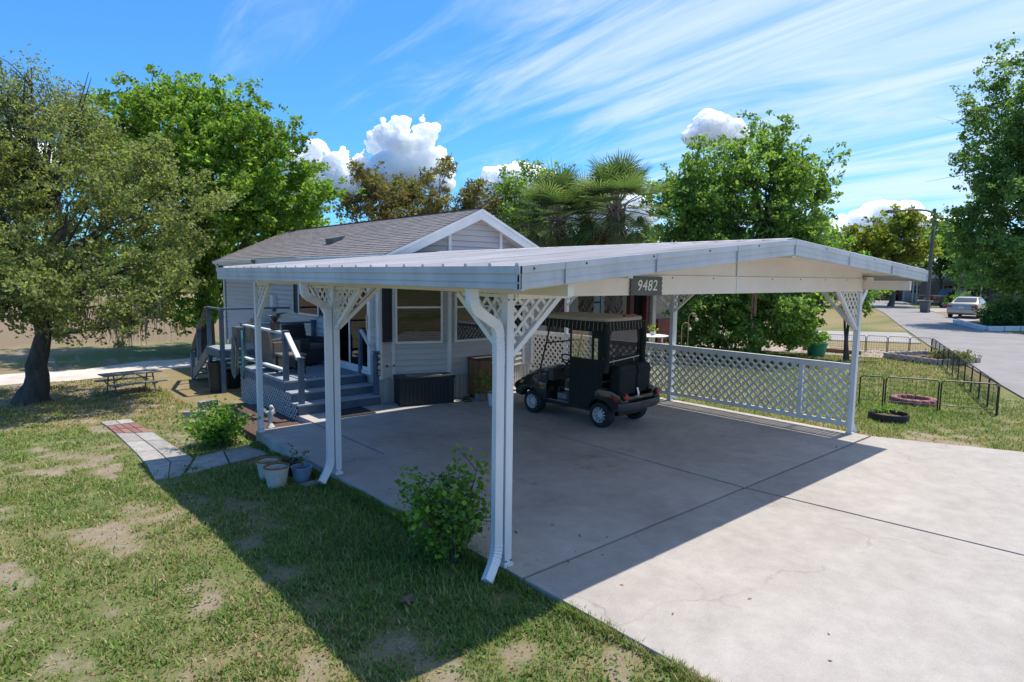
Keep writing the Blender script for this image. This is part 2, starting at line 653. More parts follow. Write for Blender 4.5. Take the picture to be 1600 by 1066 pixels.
def make_ground():
    xs = spaced(-9, 14, .11, 700)
    ys = spaced(-6, 15, .11, 700)
    X, Y = np.meshgrid(xs, ys, indexing='ij')
    Z = gz(X, Y)
    ins = ((X > .16) & (X < 7.55) & (Y > -9) & (Y < 6.1)) | ((X > 1.1) & (X < 7.5) & (Y < 16.3) & (Y > 5))
    ins |= (Y < -.4) & (X > .16) & (Y > -9) & (X < 7.7 - (Y + .2) * .42)
    Z = np.where(ins, -.27, Z)
    nx, ny = X.shape
    V = np.stack([X, Y, Z], -1).reshape(-1, 3)
    I = np.arange(nx * ny).reshape(nx, ny)
    F = np.stack([I[:-1, :-1], I[1:, :-1], I[1:, 1:], I[:-1, 1:]], -1).reshape(-1, 4)
    me = bpy.data.meshes.new('ground')
    me.vertices.add(len(V)); me.vertices.foreach_set('co', V.ravel())
    me.loops.add(F.size); me.loops.foreach_set('vertex_index', F.ravel())
    me.polygons.add(len(F)); me.polygons.foreach_set('loop_start', np.arange(0, F.size, 4))
    me.update(calc_edges=True)
    me.polygons.foreach_set('use_smooth', np.ones(len(F), bool))
    for nm, fn in (('veg', vegmask), ('dry', drymask)):
        a = me.attributes.new(nm, 'FLOAT', 'POINT')
        a.data.foreach_set('value', fn(X, Y).ravel().astype(np.float32))
    m = bpy.data.materials.new('lawn')
    m.use_nodes = True
    t = m.node_tree
    b = t.nodes['Principled BSDF']
    b.inputs['Roughness'].default_value = .95
    b.inputs['Specular IOR Level'].default_value = .15
    av = N(t, 'ShaderNodeAttribute', attribute_name='veg')
    ay = N(t, 'ShaderNodeAttribute', attribute_name='dry')
    ge = N(t, 'ShaderNodeNewGeometry')
    nf = N(t, 'ShaderNodeTexNoise', i_Scale=26., i_Detail=6., i_Roughness=.75)
    L(t, ge.outputs['Position'], nf.inputs['Vector'])
    nb = N(t, 'ShaderNodeTexNoise', i_Scale=7., i_Detail=4., i_Roughness=.6)
    L(t, ge.outputs['Position'], nb.inputs['Vector'])
    nl = N(t, 'ShaderNodeTexNoise', i_Scale=.22, i_Detail=4., i_Roughness=.6)
    L(t, ge.outputs['Position'], nl.inputs['Vector'])
    # veg + fine noise
    s1 = N(t, 'ShaderNodeMath', operation='MULTIPLY_ADD', n1=1.5)
    L(t, nf.outputs[0], s1.inputs[0]); L(t, av.outputs['Fac'], s1.inputs[2])
    r1 = N(t, 'ShaderNodeMapRange', interpolation_type='SMOOTHSTEP', n1=.86, n2=1.26)
    L(t, s1.outputs[0], r1.inputs[0])
    # green vs straw
    s2 = N(t, 'ShaderNodeMath', operation='MULTIPLY_ADD', n1=.8)
    L(t, nb.outputs[0], s2.inputs[0]); L(t, ay.outputs['Fac'], s2.inputs[2])
    r2 = N(t, 'ShaderNodeMapRange', interpolation_type='SMOOTHSTEP', n1=.62, n2=1.15)
    L(t, s2.outputs[0], r2.inputs[0])
    gr = N(t, 'ShaderNodeMix', data_type='RGBA')
    gr.inputs[6].default_value = (.14, .17, .05, 1)
    gr.inputs[7].default_value = (.27, .215, .11, 1)
    L(t, r2.outputs[0], gr.inputs[0])
    sd = N(t, 'ShaderNodeMix', data_type='RGBA')
    sd.inputs[6].default_value = (.40, .325, .245, 1)
    sd.inputs[7].default_value = (.24, .185, .125, 1)
    L(t, nb.outputs[0], sd.inputs[0])
    fin = N(t, 'ShaderNodeMix', data_type='RGBA')
    L(t, r1.outputs[0], fin.inputs[0]); L(t, sd.outputs[2], fin.inputs[6]); L(t, gr.outputs[2], fin.inputs[7])
    # broad fields: brown field far behind, mown green between
    sp_ = N(t, 'ShaderNodeSeparateXYZ')
    L(t, ge.outputs['Position'], sp_.inputs[0])
    wob = N(t, 'ShaderNodeMath', operation='MULTIPLY_ADD', n1=6.)
    L(t, nl.outputs[0], wob.inputs[0]); L(t, sp_.outputs[1], wob.inputs[2])
    rf = N(t, 'ShaderNodeMapRange', interpolation_type='SMOOTHSTEP', n1=26., n2=30.)
    L(t, wob.outputs[0], rf.inputs[0])
    xr = N(t, 'ShaderNodeMapRange', interpolation_type='SMOOTHSTEP', n1=10., n2=4.)
    L(t, sp_.outputs[0], xr.inputs[0])
    fm = N(t, 'ShaderNodeMath', operation='MULTIPLY')
    L(t, rf.outputs[0], fm.inputs[0]); L(t, xr.outputs[0], fm.inputs[1])
    fld = N(t, 'ShaderNodeMix', data_type='RGBA')
    fld.inputs[6].default_value = (.24, .17, .115, 1)
    fld.inputs[7].default_value = (.22, .17, .10, 1)
    L(t, nb.outputs[0], fld.inputs[0])
    f2 = N(t, 'ShaderNodeMix', data_type='RGBA')
    L(t, fm.outputs[0], f2.inputs[0]); L(t, fin.outputs[2], f2.inputs[6]); L(t, fld.outputs[2], f2.inputs[7])
    n9 = N(t, 'ShaderNodeTexNoise', i_Scale=95., i_Detail=4., i_Roughness=.7)
    L(t, ge.outputs['Position'], n9.inputs['Vector'])
    k1 = N(t, 'ShaderNodeMath', operation='ADD')
    L(t, nf.outputs[0], k1.inputs[0]); L(t, n9.outputs[0], k1.inputs[1])
    k2 = N(t, 'ShaderNodeMapRange', n1=.72, n2=1.28, n3=.62, n4=1.30)
    L(t, k1.outputs[0], k2.inputs[0])
    f3 = N(t, 'ShaderNodeMix', data_type='RGBA', blend_type='MULTIPLY')
    f3.inputs[0].default_value = 1
    L(t, f2.outputs[2], f3.inputs[6]); L(t, k2.outputs[0], f3.inputs[7])
    L(t, f3.outputs[2], b.inputs['Base Color'])
    bp = N(t, 'ShaderNodeBump', i_Strength=.8, i_Distance=.03)
    L(t, nf.outputs[0], bp.inputs['Height'])
    L(t, bp.outputs[0], b.inputs['Normal'])
    me.materials.append(m)
    o = bpy.data.objects.new('ground', me)
    COL.objects.link(o)
    struct(o)


make_ground()

# ------------------------------------------------------------------ paved surfaces
def mat_concrete(name, dark):
    m = bpy.data.materials.new(name)
    m.use_nodes = True
    t = m.node_tree
    b = t.nodes['Principled BSDF']
    b.inputs['Roughness'].default_value = .85
    b.inputs['Specular IOR Level'].default_value = .3
    ge = N(t, 'ShaderNodeNewGeometry')
    big = N(t, 'ShaderNodeTexNoise', i_Scale=.75, i_Detail=6., i_Roughness=.62, i_Distortion=.4)
    med = N(t, 'ShaderNodeTexNoise', i_Scale=4.5, i_Detail=5., i_Roughness=.7)
    fine = N(t, 'ShaderNodeTexNoise', i_Scale=70., i_Detail=3., i_Roughness=.7)
    for q in (big, med, fine):
        L(t, ge.outputs['Position'], q.inputs['Vector'])
    vo = N(t, 'ShaderNodeTexVoronoi', i_Scale=55.)
    L(t, ge.outputs['Position'], vo.inputs['Vector'])
    r0 = N(t, 'ShaderNodeMapRange', n1=.32, n2=.70)
    L(t, big.outputs[0], r0.inputs[0])
    a = N(t, 'ShaderNodeMix', data_type='RGBA')
    if dark:
        a.inputs[6].default_value = (.50, .46, .43, 1)
        a.inputs[7].default_value = (.35, .318, .29, 1)
    else:
        a.inputs[6].default_value = (.43, .395, .365, 1)
        a.inputs[7].default_value = (.35, .318, .29, 1)
    L(t, r0.outputs[0], a.inputs[0])
    r1 = N(t, 'ShaderNodeMapRange', n1=.3, n2=.75, n3=.86, n4=1.10)
    L(t, med.outputs[0], r1.inputs[0])
    r2 = N(t, 'ShaderNodeMapRange', n1=.3, n2=.7, n3=.90, n4=1.10)
    L(t, fine.outputs[0], r2.inputs[0])
    mu = N(t, 'ShaderNodeMath', operation='MULTIPLY')
    L(t, r1.outputs[0], mu.inputs[0]); L(t, r2.outputs[0], mu.inputs[1])
    c = N(t, 'ShaderNodeMix', data_type='RGBA', blend_type='MULTIPLY')
    c.inputs[0].default_value = 1
    L(t, a.outputs[2], c.inputs[6]); L(t, mu.outputs[0], c.inputs[7])
    # aggregate flecks
    fl = N(t, 'ShaderNodeMapRange', n1=.10, n2=.16, n3=.55, n4=0.)
    L(t, vo.outputs['Distance'], fl.inputs[0])
    fk = N(t, 'ShaderNodeMath', operation='MULTIPLY', n1=.9 if not dark else .35)
    L(t, fl.outputs[0], fk.inputs[0])
    c2 = N(t, 'ShaderNodeMix', data_type='RGBA')
    c2.inputs[7].default_value = (.62, .58, .53, 1)
    L(t, fk.outputs[0], c2.inputs[0]); L(t, c.outputs[2], c2.inputs[6])
    last = c2.outputs[2]
    if dark:     # rust stains
        st = N(t, 'ShaderNodeTexNoise', i_Scale=1.1, i_Detail=7., i_Roughness=.7)
        mpn = N(t, 'ShaderNodeMapping')
        mpn.inputs['Location'].default_value = (3.1, 9.7, 0)
        L(t, ge.outputs['Position'], mpn.inputs[0]); L(t, mpn.outputs[0], st.inputs['Vector'])
        sr = N(t, 'ShaderNodeMapRange', n1=.60, n2=.74, n3=0., n4=.75)
        L(t, st.outputs[0], sr.inputs[0])
        c3 = N(t, 'ShaderNodeMix', data_type='RGBA')
        c3.inputs[7].default_value = (.17, .115, .07, 1)
        L(t, sr.outputs[0], c3.inputs[0]); L(t, last, c3.inputs[6])
        last = c3.outputs[2]
    else:        # hairline cracks
        wn = N(t, 'ShaderNodeTexNoise', i_Scale=1.6, i_Detail=5.)
        L(t, ge.outputs['Position'], wn.inputs['Vector'])
        va = N(t, 'ShaderNodeVectorMath', operation='MULTIPLY_ADD')
        va.inputs[1].default_value = (.75, .75, 0)
        L(t, wn.outputs['Color'], va.inputs[0]); L(t, ge.outputs['Position'], va.inputs[2])
        ve = N(t, 'ShaderNodeTexVoronoi', feature='DISTANCE_TO_EDGE', i_Scale=.42)
        L(t, va.outputs[0], ve.inputs['Vector'])
        cr_ = N(t, 'ShaderNodeMapRange', n1=.0, n2=.006, n3=.42, n4=0.)
        L(t, ve.outputs['Distance'], cr_.inputs[0])
        gm = N(t, 'ShaderNodeMapRange', n1=.45, n2=.6)
        L(t, big.outputs[0], gm.inputs[0])
        cm_ = N(t, 'ShaderNodeMath', operation='MULTIPLY')
        L(t, cr_.outputs[0], cm_.inputs[0]); L(t, gm.outputs[0], cm_.inputs[1])
        c3 = N(t, 'ShaderNodeMix', data_type='RGBA')
        c3.inputs[7].default_value = (.16, .14, .125, 1)
        L(t, cm_.outputs[0], c3.inputs[0]); L(t, last, c3.inputs[6])
        last = c3.outputs[2]
    L(t, last, b.inputs['Base Color'])
    bp = N(t, 'ShaderNodeBump', i_Strength=.35, i_Distance=.006)
    L(t, fine.outputs[0], bp.inputs['Height'])
    L(t, bp.outputs[0], b.inputs['Normal'])
    MATS[name] = m


mat_concrete('concrete_slab', True)
mat_concrete('concrete_drive', False)
mat('joint', (.05, .043, .038), .95)

# carport slab
slab = MB().prism([(.03, -.24), (7.66, -.24), (7.66, 7.0), (.99, 7.0), (.99, 6.23), (.03, 6.23)], -.30, -.022).build('carport_floor', 'joint')
struct(slab)
J = .017
for (x0, x1, y0, y1) in ((0.0, .95 - J, 3.79 + J, 6.26), (.95 + J, 3.65 - J, 3.79 + J, 6.98), (3.65 + J, 7.7, 3.79 + J, 7.3),
                         (0.0, 3.65 - J, -.24 + J, 3.79 - J), (3.65 + J, 7.7, -.24 + J, 3.79 - J)):
    MB().box(x0, x1, y0, y1, -.32, 0).build('panel', 'concrete_slab', slab, bev=.008)
drv = MB().prism([(.04, -9), (13.6, -9), (11.1, -6), (9.2, -3.6), (8.3, -2.1), (7.85, -1.05), (7.6, -.26), (.04, -.26)], -.28, -.022).build('driveway', 'joint')
struct(drv)
MB().prism([(.0, -9), (4.55, -9), (3.66 - J, -.24 - J), (.0, -.24 - J)], -.30, 0).build('panel', 'concrete_drive', drv, bev=.008)
MB().prism([(4.55 + 2 * J, -9), (13.9, -9), (11.4, -6), (9.45, -3.6), (8.52, -2.1), (8.03, -1.05), (7.71, -.24 - J), (3.66 + J, -.24 - J)], -.28, -.001).build('panel', 'concrete_drive', drv, bev=.008)

# street and drives across it
struct(MB().prism([(14.0, -12), (11.4, -6), (10.9, -3.6), (11.9, -2.3), (14.13, -1.09), (20.4, 1.60), (25.3, 3.85), (36, 8.2), (50.4, 13.9), (80, 26.5), (140, 52), (142, 47), (90, 25.5), (68, 17.2), (54, 11.3), (43, 6.8), (37.2, 4.2), (33, .9), (26, -3.5), (20, -9), (17, -14)], -.10, .004).build('street', 'asphalt'))
struct(MB().prism([(22.9, 3.05), (20.1, 1.85), (17.6, 7.9), (16.4, 12.6), (19.6, 13.4), (20.6, 8.6)], -.10, -.002).build('neighbour_drive', 'concrete_pink'))
struct(MB().prism([(31.6, 6.6), (26.2, 4.4), (22.8, 9.5), (20.6, 17.5), (26.0, 17.5), (27.4, 11.5)], -.10, -.002).build('neighbour_drive', 'concrete_far'))
struct(MB().prism([(41.8, 6.0), (52.5, 10.5), (60, 8.6), (60, 5.0), (51, 5.2), (42.5, 4.6)], -.08, -.001).build('far_drive', 'concrete_far'))
struct(MB().prism([(57, 12.3), (64, 15.2), (78, 12.5), (76, 8.0)], -.08, -.001).build('far_drive', 'concrete_far'))

# sandy track behind the yard, a wavy strip
def strip(name, pts, w, m, dz=.02):
    mb = MB()
    vs_, fs_ = [], []
    pts = [np.array(p, float) for p in pts]
    for i, p in enumerate(pts):
        d = pts[min(i + 1, len(pts) - 1)] - pts[max(i - 1, 0)]
        d /= np.linalg.norm(d)
        n_ = np.array((-d[1], d[0]))
        for sd in (-1, -.5, 0, .5, 1):
            q = p + n_ * sd * (w / 2 * (1 + .25 * math.sin(i * 1.7 + sd)))
            vs_.append((q[0], q[1], gzf(q[0], q[1]) + dz * (1 - abs(sd)) + .006))
    for i in range(len(pts) - 1):
        for k in range(4):
            fs_.append((i * 5 + k, i * 5 + k + 1, i * 5 + k + 6, i * 5 + k + 5))
    mb.add(vs_, fs_)
    return mb.build(name, m, smooth=True)


struct(strip('sand_track', [(x, 17.0 + .5 * math.sin(x * .25) + .012 * (x + 4) ** 2) for x in np.arange(-26, 9, .9)], 2.1, 'sand'))


# ------------------------------------------------------------------ carport
CW = 7.525
XL, XR, XM = -.53, 8.055, 3.515           # eaves and ridge
ZL, ZR, ZM = 2.607, 2.700, 2.970
YF, YB = -.742, 6.12
POST = .078
HB = 2.40                                 # underside of the beams


def roofz(x):
    return ZL + (ZM - ZL) * (x - XL) / (XM - XL) if x < XM else ZM + (ZR - ZM) * (x - XM) / (XR - XM)


cp = thing('carport', 'white aluminium two-car carport with low gable metal roof over the concrete slab', 'carport', (3.6, 3, 0))
posts = {'fl': (0, 0), 'ml': (0, 3.323), 'bl': (0, 6.10), 'fr': (CW, 0), 'mr': (CW, 3.562), 'br': (CW, 6.6)}
for k, (x, y) in posts.items():
    h = POST / 2
    q = MB().box(x, x + POST, y, y + POST, .002, HB).build('post', 'white_alu', cp, bev=.005)
    q2 = MB().box(x - .012, x + POST + .012, y - .012, y + POST + .012, .001, .03).build('base_plate', 'white_alu', q)
    for sx in (.012, POST - .012):
        MB().lathe([(.007, -.006), (.007, .004), (.0, .006)], (x + sx, y - .002, .055), 8, 'y').build('bolt', 'iron', q)
        MB().lathe([(.006, -.006), (.006, .004), (.0, .006)], (x + sx, y - .002, HB - .05), 8, 'y').build('bolt', 'iron', q)
# roof pans: standing seams run from ridge to eave
np_ = 23
pw = (YB - YF) / np_
for side in (0, 1):
    xa, xb = (XL, XM) if side == 0 else (XM, XR)
    za, zb = (ZL, ZM) if side == 0 else (ZM, ZR)
    for i in range(np_):
        y0 = YF + i * pw + .001
        y1 = YF + (i + 1) * pw - .001
        # pan cross-section with one raised rib and shallow flutes
        prof = [(y0, 0), (y0 + .014, .046), (y0 + .044, .046), (y0 + .056, .002), (y0 + pw * .48, .002), (y0 + pw * .51, .012), (y0 + pw * .57, .012), (y0 + pw * .60, .002), (y1, .001)]
        top = [(yy, zz_) for yy, zz_ in prof]
        ring = top + [(y1, -.05), (y0, -.05)]
        rings = [[(xa, yy, za - .012 + zz_) for yy, zz_ in ring], [(xb, yy, zb - .012 + zz_) for yy, zz_ in ring]]
        MB().loft(rings).build('roof_pan', 'roof_metal', cp)
MB().add([(XM - .11, YF - .004, roofz(XM - .11) + .030), (XM, YF - .004, ZM + .036), (XM + .11, YF - .004, roofz(XM + .11) + .030),
          (XM - .11, YB, roofz(XM - .11) + .030), (XM, YB, ZM + .036), (XM + .11, YB, roofz(XM + .11) + .030)], [(0, 1, 4, 3), (1, 2, 5, 4)]).build('ridge_cap', 'roof_metal', cp)
# cream ceiling under the pans
for (xa, xb) in ((XL + .02, XM), (XM, XR - .02)):
    for i in range(12):
        ya = YF + .03 + i * (YB - YF - .06) / 12
        yb = YF + .03 + (i + 1) * (YB - YF - .06) / 12 - .004
        za, zb = roofz(xa + 1e-4) - .075, roofz(xb - 1e-4) - .075
        MB().add([(xa, ya, za), (xb, ya, zb), (xb, yb, zb), (xa, yb, za), (xa, ya, za + .010), (xb, ya, zb + .010), (xb, yb, zb + .010), (xa, yb, za + .010)],
                 [(0, 3, 2, 1), (4, 5, 6, 7), (0, 1, 5, 4), (1, 2, 6, 5), (2, 3, 7, 6), (3, 0, 4, 7)]).build('ceiling_panel', 'cream', cp)


# fascia: upper lip and lower gutter face, all four sides
def fascia(p0, p1, n, name='fascia'):
    p0, p1, n = np.array(p0, float), np.array(p1, float), np.array(n, float)
    pr = [(.0, .012), (.030, .012), (.030, -.040), (.022, -.044), (.018, -.052), (.018, -.100), (.024, -.106), (.018, -.112), (.018, -.148), (.010, -.158), (-.03, -.158), (-.03, -.150), (.0, -.145)]
    ra = [p0 + n * a + np.array((0, 0, b)) for a, b in pr]
    rb = [p1 + n * a + np.array((0, 0, b)) for a, b in pr]
    MB().loft([ra, rb]).build(name, 'fascia', cp)


fascia((XL, YF - .03, ZL), (XL, YB, ZL), (-1, 0, 0), 'eave_gutter')
fascia((XR, YF - .03, ZR), (XR, YB, ZR), (1, 0, 0), 'eave_gutter')
fascia((XL - .018, YF, ZL), (XM, YF, ZM + .004), (0, -1, 0))
fascia((XM, YF, ZM + .004), (XR + .018, YF, ZR), (0, -1, 0))
fascia((XL, YB, ZL), (XM, YB, ZM + .004), (0, 1, 0))
fascia((XM, YB, ZM + .004), (XR, YB, ZR), (0, 1, 0))
for x, z in ((XL - .010, ZL), (XM, ZM), (1.0, roofz(1.0)), (-.1, roofz(-.1)), (2.3, roofz(2.3)), (5., roofz(5.)), (6.5, roofz(6.5))):
    MB().box(x - .003, x + .003, YF - .034, YF - .0195, z - .15, z + .008).build('fascia_seam', 'iron' if x < XL + .1 else 'fascia', cp)
for x in (-.42, .12, .95, 1.8, 2.7, 4.3, 5.8, 7.1):
    MB().lathe([(.008, 0), (.008, -.006), (0, -.008)], (x, YF - .030, roofz(x) - .012), 8, 'y').build('rivet', 'iron', cp)
# beams along the post rows and across the front
for x in (.0, CW):
    MB().box(x + .006, x + POST - .006, YF + .05, YB - .03, HB + .001, HB + .12).build('beam', 'cream', cp)
    pts = MB().box(x - .02, x + POST + .02, YF + .06, YB - .04, HB + .121, HB + .145).build('beam_flange', 'cream', cp)
y0 = -.012
MB().add([(POST, y0, HB - .045), (.75, y0, HB - .045), (.75, y0, HB + .06), (POST, y0, HB + .06), (POST, y0 + .05, HB - .045), (.75, y0 + .05, HB - .045), (.75, y0 + .05, HB + .06), (POST, y0 + .05, HB + .06)],
         [(0, 1, 2, 3), (7, 6, 5, 4), (0, 4, 5, 1), (1, 5, 6, 2), (2, 6, 7, 3), (3, 7, 4, 0)]).build('header_stub', 'cream', cp)
for (xa, xb) in ((.10, 3.62), (3.63, CW - .02)):      # header: lower board, upper infill to the roof
    MB().box(xa, xb, y0 - .012, y0 + .04, HB - .028, HB + .175).build('header_board', 'cream', cp)
    n_ = 7
    for i in range(n_):
        a, b = xa + (xb - xa) * i / n_, xa + (xb - xa) * (i + 1) / n_ - (.002 if i == n_ - 1 else 0)
        za, zb = roofz(a) - .07, roofz(b) - .07
        if min(za, zb) < HB + .18:
            za, zb = max(za, HB + .182), max(zb, HB + .182)
        MB().prism([(a, HB + .178), (b, HB + .178), (b, zb), (a, za)], y0, y0 + .03, 'y').build('infill_panel', 'cream', cp)
MB().box(3.615, 3.635, y0 - .018, y0 - .008, HB - .02, 2.86).build('header_seam', 'white_paint', cp)
for x in (.5, 1.3, 2.3, 3.1, 4.5, 5.3, 6.1, 6.9):
    MB().lathe([(.008, 0), (.008, -.005), (0, -.007)], (x, y0 - .012, HB + .15), 8, 'y').build('bolt', 'iron', cp)
for x in (.70, 3.57):                                    # rafter ends poking out under the front overhang
    MB().box(x, x + .055, YF + .03, y0 - .02, roofz(x) - .175, roofz(x) - .079).build('rafter_end', 'cream' if x > 1 else 'white_paint', cp)
MB().box(7.66, 7.98, y0 - .01, y0 + .03, 2.52, 2.60).build('header_stub', 'cream', cp)


# corner brackets with lattice
def bracket(px_, py_, axis, sg, rx=.62, rz=.50):
    """triangular lattice brace from a post, out along +-axis under the beam"""
    o_ = np.array((px_ + POST / 2, py_ + POST / 2, HB - .005))
    ax = np.array((1., 0, 0)) if axis == 'x' else np.array((0, 1., 0))
    nn = np.array((0, 1., 0)) if axis == 'x' else np.array((1., 0, 0))
    ax = ax * sg
    F = lambda u, v, n_: tuple(o_ + ax * u + np.array((0, 0, v)) + nn * (n_ - .009))
    tri = [(POST / 2, -.0), (rx - .03, -.0), (POST / 2, -rz + .03)]
    br = MB()
    br.bar(F(rx, -.012, .009), F(POST / 2 + .004, -rz - .02, .009), .045, .05, tuple(nn)).build('brace_arm', 'white_paint', cp)
    MB().bar(F(POST / 2, -.014, .009), F(rx, -.014, .009), .022, .028).build('brace_rail', 'white_paint', cp)
    lattice(tri, F, cp, 'lattice', .096, .029)


for k, dirs in (('fl', (('y', 1), ('x', 1))), ('ml', (('y', 1), ('y', -1), ('x', 1))), ('bl', (('y', -1),)), ('fr', (('x', -1), ('y', 1))), ('mr', (('y', 1), ('y', -1))), ('br', (('y', -1),))):
    for axn, sg in dirs:
        if axn == 'y' and k in ('fl', 'ml'):
            bracket(*posts[k], axn, sg, .70, .50)
        elif k == 'bl':
            bracket(*posts[k], axn, sg, .58, .52)
        elif k == 'fr':
            bracket(*posts[k], axn, sg, .85 if axn == 'x' else .62, .62)
        else:
            bracket(*posts[k], axn, sg)


def spout(path, sq=(.085, .062), ribs=True):
    """rectangular downspout swept along a polyline with rounded, crimped elbows"""
    P_ = [np.array(q, float) for q in path]
    pts, rad = [P_[0]], [1.]
    for i in range(1, len(P_) - 1):
        a, b, c = P_[i - 1], P_[i], P_[i + 1]
        la, lc = np.linalg.norm(a - b), np.linalg.norm(c - b)
        r_ = min(.10, la * .48, lc * .48)
        s0, s1 = b + (a - b) / la * r_, b + (c - b) / lc * r_
        for j in range(13):
            t = j / 12
            pts.append((1 - t) ** 2 * s0 + 2 * t * (1 - t) * b + t * t * s1)
            rad.append(1.0 + (.07 if j % 2 else -.02))
    pts.append(P_[-1]); rad.append(1.)
    return MB().tube(pts, rad, 12, True, sq).build('downspout', 'white_alu', cp)


_y1, _y2 = float(on(737, 458, 0, -.47)[1]), float(on(474, 443, 0, -.47)[1])
spout([(-.47, _y1, 2.46), (-.46, _y1, 2.30), (-.055, .055, 2.13), (-.055, .045, 1.9), (-.055, .045, .12), (-.24, -.05, -.03)])
spout([(-.47, _y2, 2.46), (-.46, _y2, 2.30), (-.055, 3.37, 2.14), (-.055, 3.365, 1.95), (-.055, 3.365, .14), (-.22, 3.27, -.04)])
spout([(7.99, .10, 2.55), (7.98, .10, 2.38), (CW + POST + .045, .06, 2.18), (CW + POST + .045, .06, 2.0), (CW + POST + .045, .06, .12), (CW + POST + .2, .06, .02)])
spout([(7.99, 3.70, 2.55), (7.98, 3.70, 2.38), (CW + POST + .045, 3.61, 2.18), (CW + POST + .045, 3.61, 2.0), (CW + POST + .045, 3.61, .12), (CW + POST + .2, 3.61, .02)])


# house-number board on the header, chimes
def text_mesh(name, body, size, m, parent, loc, rot, depth=.004, shear=0., spacing=1.0):
    cu = bpy.data.curves.new(name, 'FONT')
    cu.body = body
    cu.size = size
    cu.extrude = depth
    cu.shear = shear
    cu.align_x = 'CENTER'
    cu.align_y = 'CENTER'
    cu.space_character = spacing
    cu.resolution_u = 3
    to = bpy.data.objects.new(name + '_tmp', cu)
    COL.objects.link(to)
    dg = bpy.context.evaluated_depsgraph_get()
    me = bpy.data.meshes.new_from_object(to.evaluated_get(dg))
    me.transform(rot @ Matrix.Identity(4))
    off = np.array(parent.get('_o', (0, 0, 0)), float)
    me.transform(Matrix.Translation(Vector(np.array(loc) - off)))
    bpy.data.objects.remove(to)
    me.materials.clear()
    me.materials.append(MATS[m])
    o = bpy.data.objects.new(name, me)
    COL.objects.link(o)
    o.parent = parent
    return o


def wavy_rect(w, h, amp, n):
    pts = []
    for i in range(n * 6):                    # scalloped short ends
        pts.append((w / 2 + amp * abs(math.sin(math.pi * i / 6)), -h / 2 + h * i / (n * 6)))
    for i in range(n * 6):
        pts.append((-w / 2 - amp * abs(math.sin(math.pi * i / 6)), h / 2 - h * i / (n * 6)))
    return pts


sg0, sg1 = on(987, 431, 1, y0 - .04), on(1035, 462, 1, y0 - .04)
scx, scz = (sg0[0] + sg1[0]) / 2, (sg0[2] + sg1[2]) / 2
sw, sh = abs(sg1[0] - sg0[0]), abs(sg0[2] - sg1[2])
nb = thing('number_sign', 'grey scalloped house number board reading 9482 on the carport header', 'sign', (scx, y0 - .03, scz - sh / 2))
pl = MB().prism([(scx + a, scz + b) for a, b in wavy_rect(sw * .95, sh, .014, 4)], y0 - .034, y0 - .012, 'y').build('board', 'sign_board', nb)
text_mesh('digits', '9482', sh * .78, 'lettering', nb, (scx, y0 - .036, scz), Matrix.Rotation(RAD(90), 4, 'X'), .003, .18, 1.08)

wc0 = on(1178, 470, 1, 1.5)
wx, wy = wc0[0], 1.5
ch = thing('wind_chime', 'terracotta coloured tube wind chime hanging under the carport roof', 'wind chime', (wx, wy, wc0[2]))
MB().tube([(wx, wy, 2.80), (wx, wy, wc0[2] + .12)], .003, 5).build('cord', 'iron', ch)
MB().lathe([(.0, .03), (.055, .02), (.055, 0), (0, 0)], (wx, wy, wc0[2] + .09), 12).build('cap', 'chime', ch)
for i in range(5):
    a = i * 1.2566 + .3
    MB().tube([(wx + .036 * math.cos(a), wy + .036 * math.sin(a), wc0[2] + .09), (wx + .036 * math.cos(a), wy + .036 * math.sin(a), wc0[2] - .22 - .05 * (i % 3))], .011, 8).build('chime_tube', 'chime', ch)
MB().tube([(wx, wy, wc0[2] + .09), (wx, wy, wc0[2] - .40)], .003, 5).build('cord', 'iron', ch)
MB().lathe([(0, .0), (.012, .02), (.018, .06), (0, .10)], (wx, wy, wc0[2] - .48), 8).build('clapper', 'chime', ch)


# ------------------------------------------------------------------ lattice fence on the right side of the slab
def lat_fence(ya, yb, mids, label, z0=.12, z1=1.15, xf=CW + .02):
    f = thing('lattice_fence', label, 'fence', (xf, (ya + yb) / 2, 0), group='lattice fence bays beside the slab')
    MB().box(xf, xf + .042, ya, yb, z1 - .075, z1).build('top_rail', 'white_paint', f, bev=.004)
    MB().box(xf, xf + .042, ya, yb, z0, z0 + .075).build('bottom_rail', 'white_paint', f, bev=.004)
    MB().box(xf - .012, xf + .054, ya, yb, z1 + .001, z1 + .02).build('cap_rail', 'white_paint', f)
    for m_ in mids:
        MB().box(xf - .006, xf + .048, m_ - .035, m_ + .035, z0 + .076, z1 - .076).build('upright', 'white_paint', f)
    F = lambda u, v, n_: (xf + .012 + n_, u, v)
    cuts = [ya] + [m_ for m_ in mids] + [yb]
    for i in range(len(cuts) - 1):
        a = cuts[i] + (.036 if i else .0)
        b = cuts[i + 1] - (.036 if i < len(cuts) - 2 else .0)
        lattice([(a, z0 + .07), (b, z0 + .07), (b, z1 - .07), (a, z1 - .07)], F, f, 'lattice', .114, .041)
    return f


lat_fence(.085, 3.555, [.90], 'white lattice fence bay between the front right carport post and middle post')
lat_fence(3.645, 6.595, [5.2], 'white lattice fence bay behind the golf cart')
lat_fence(6.685, 9.2, [8.0], 'white lattice fence bay beyond the rear carport post beside the house')


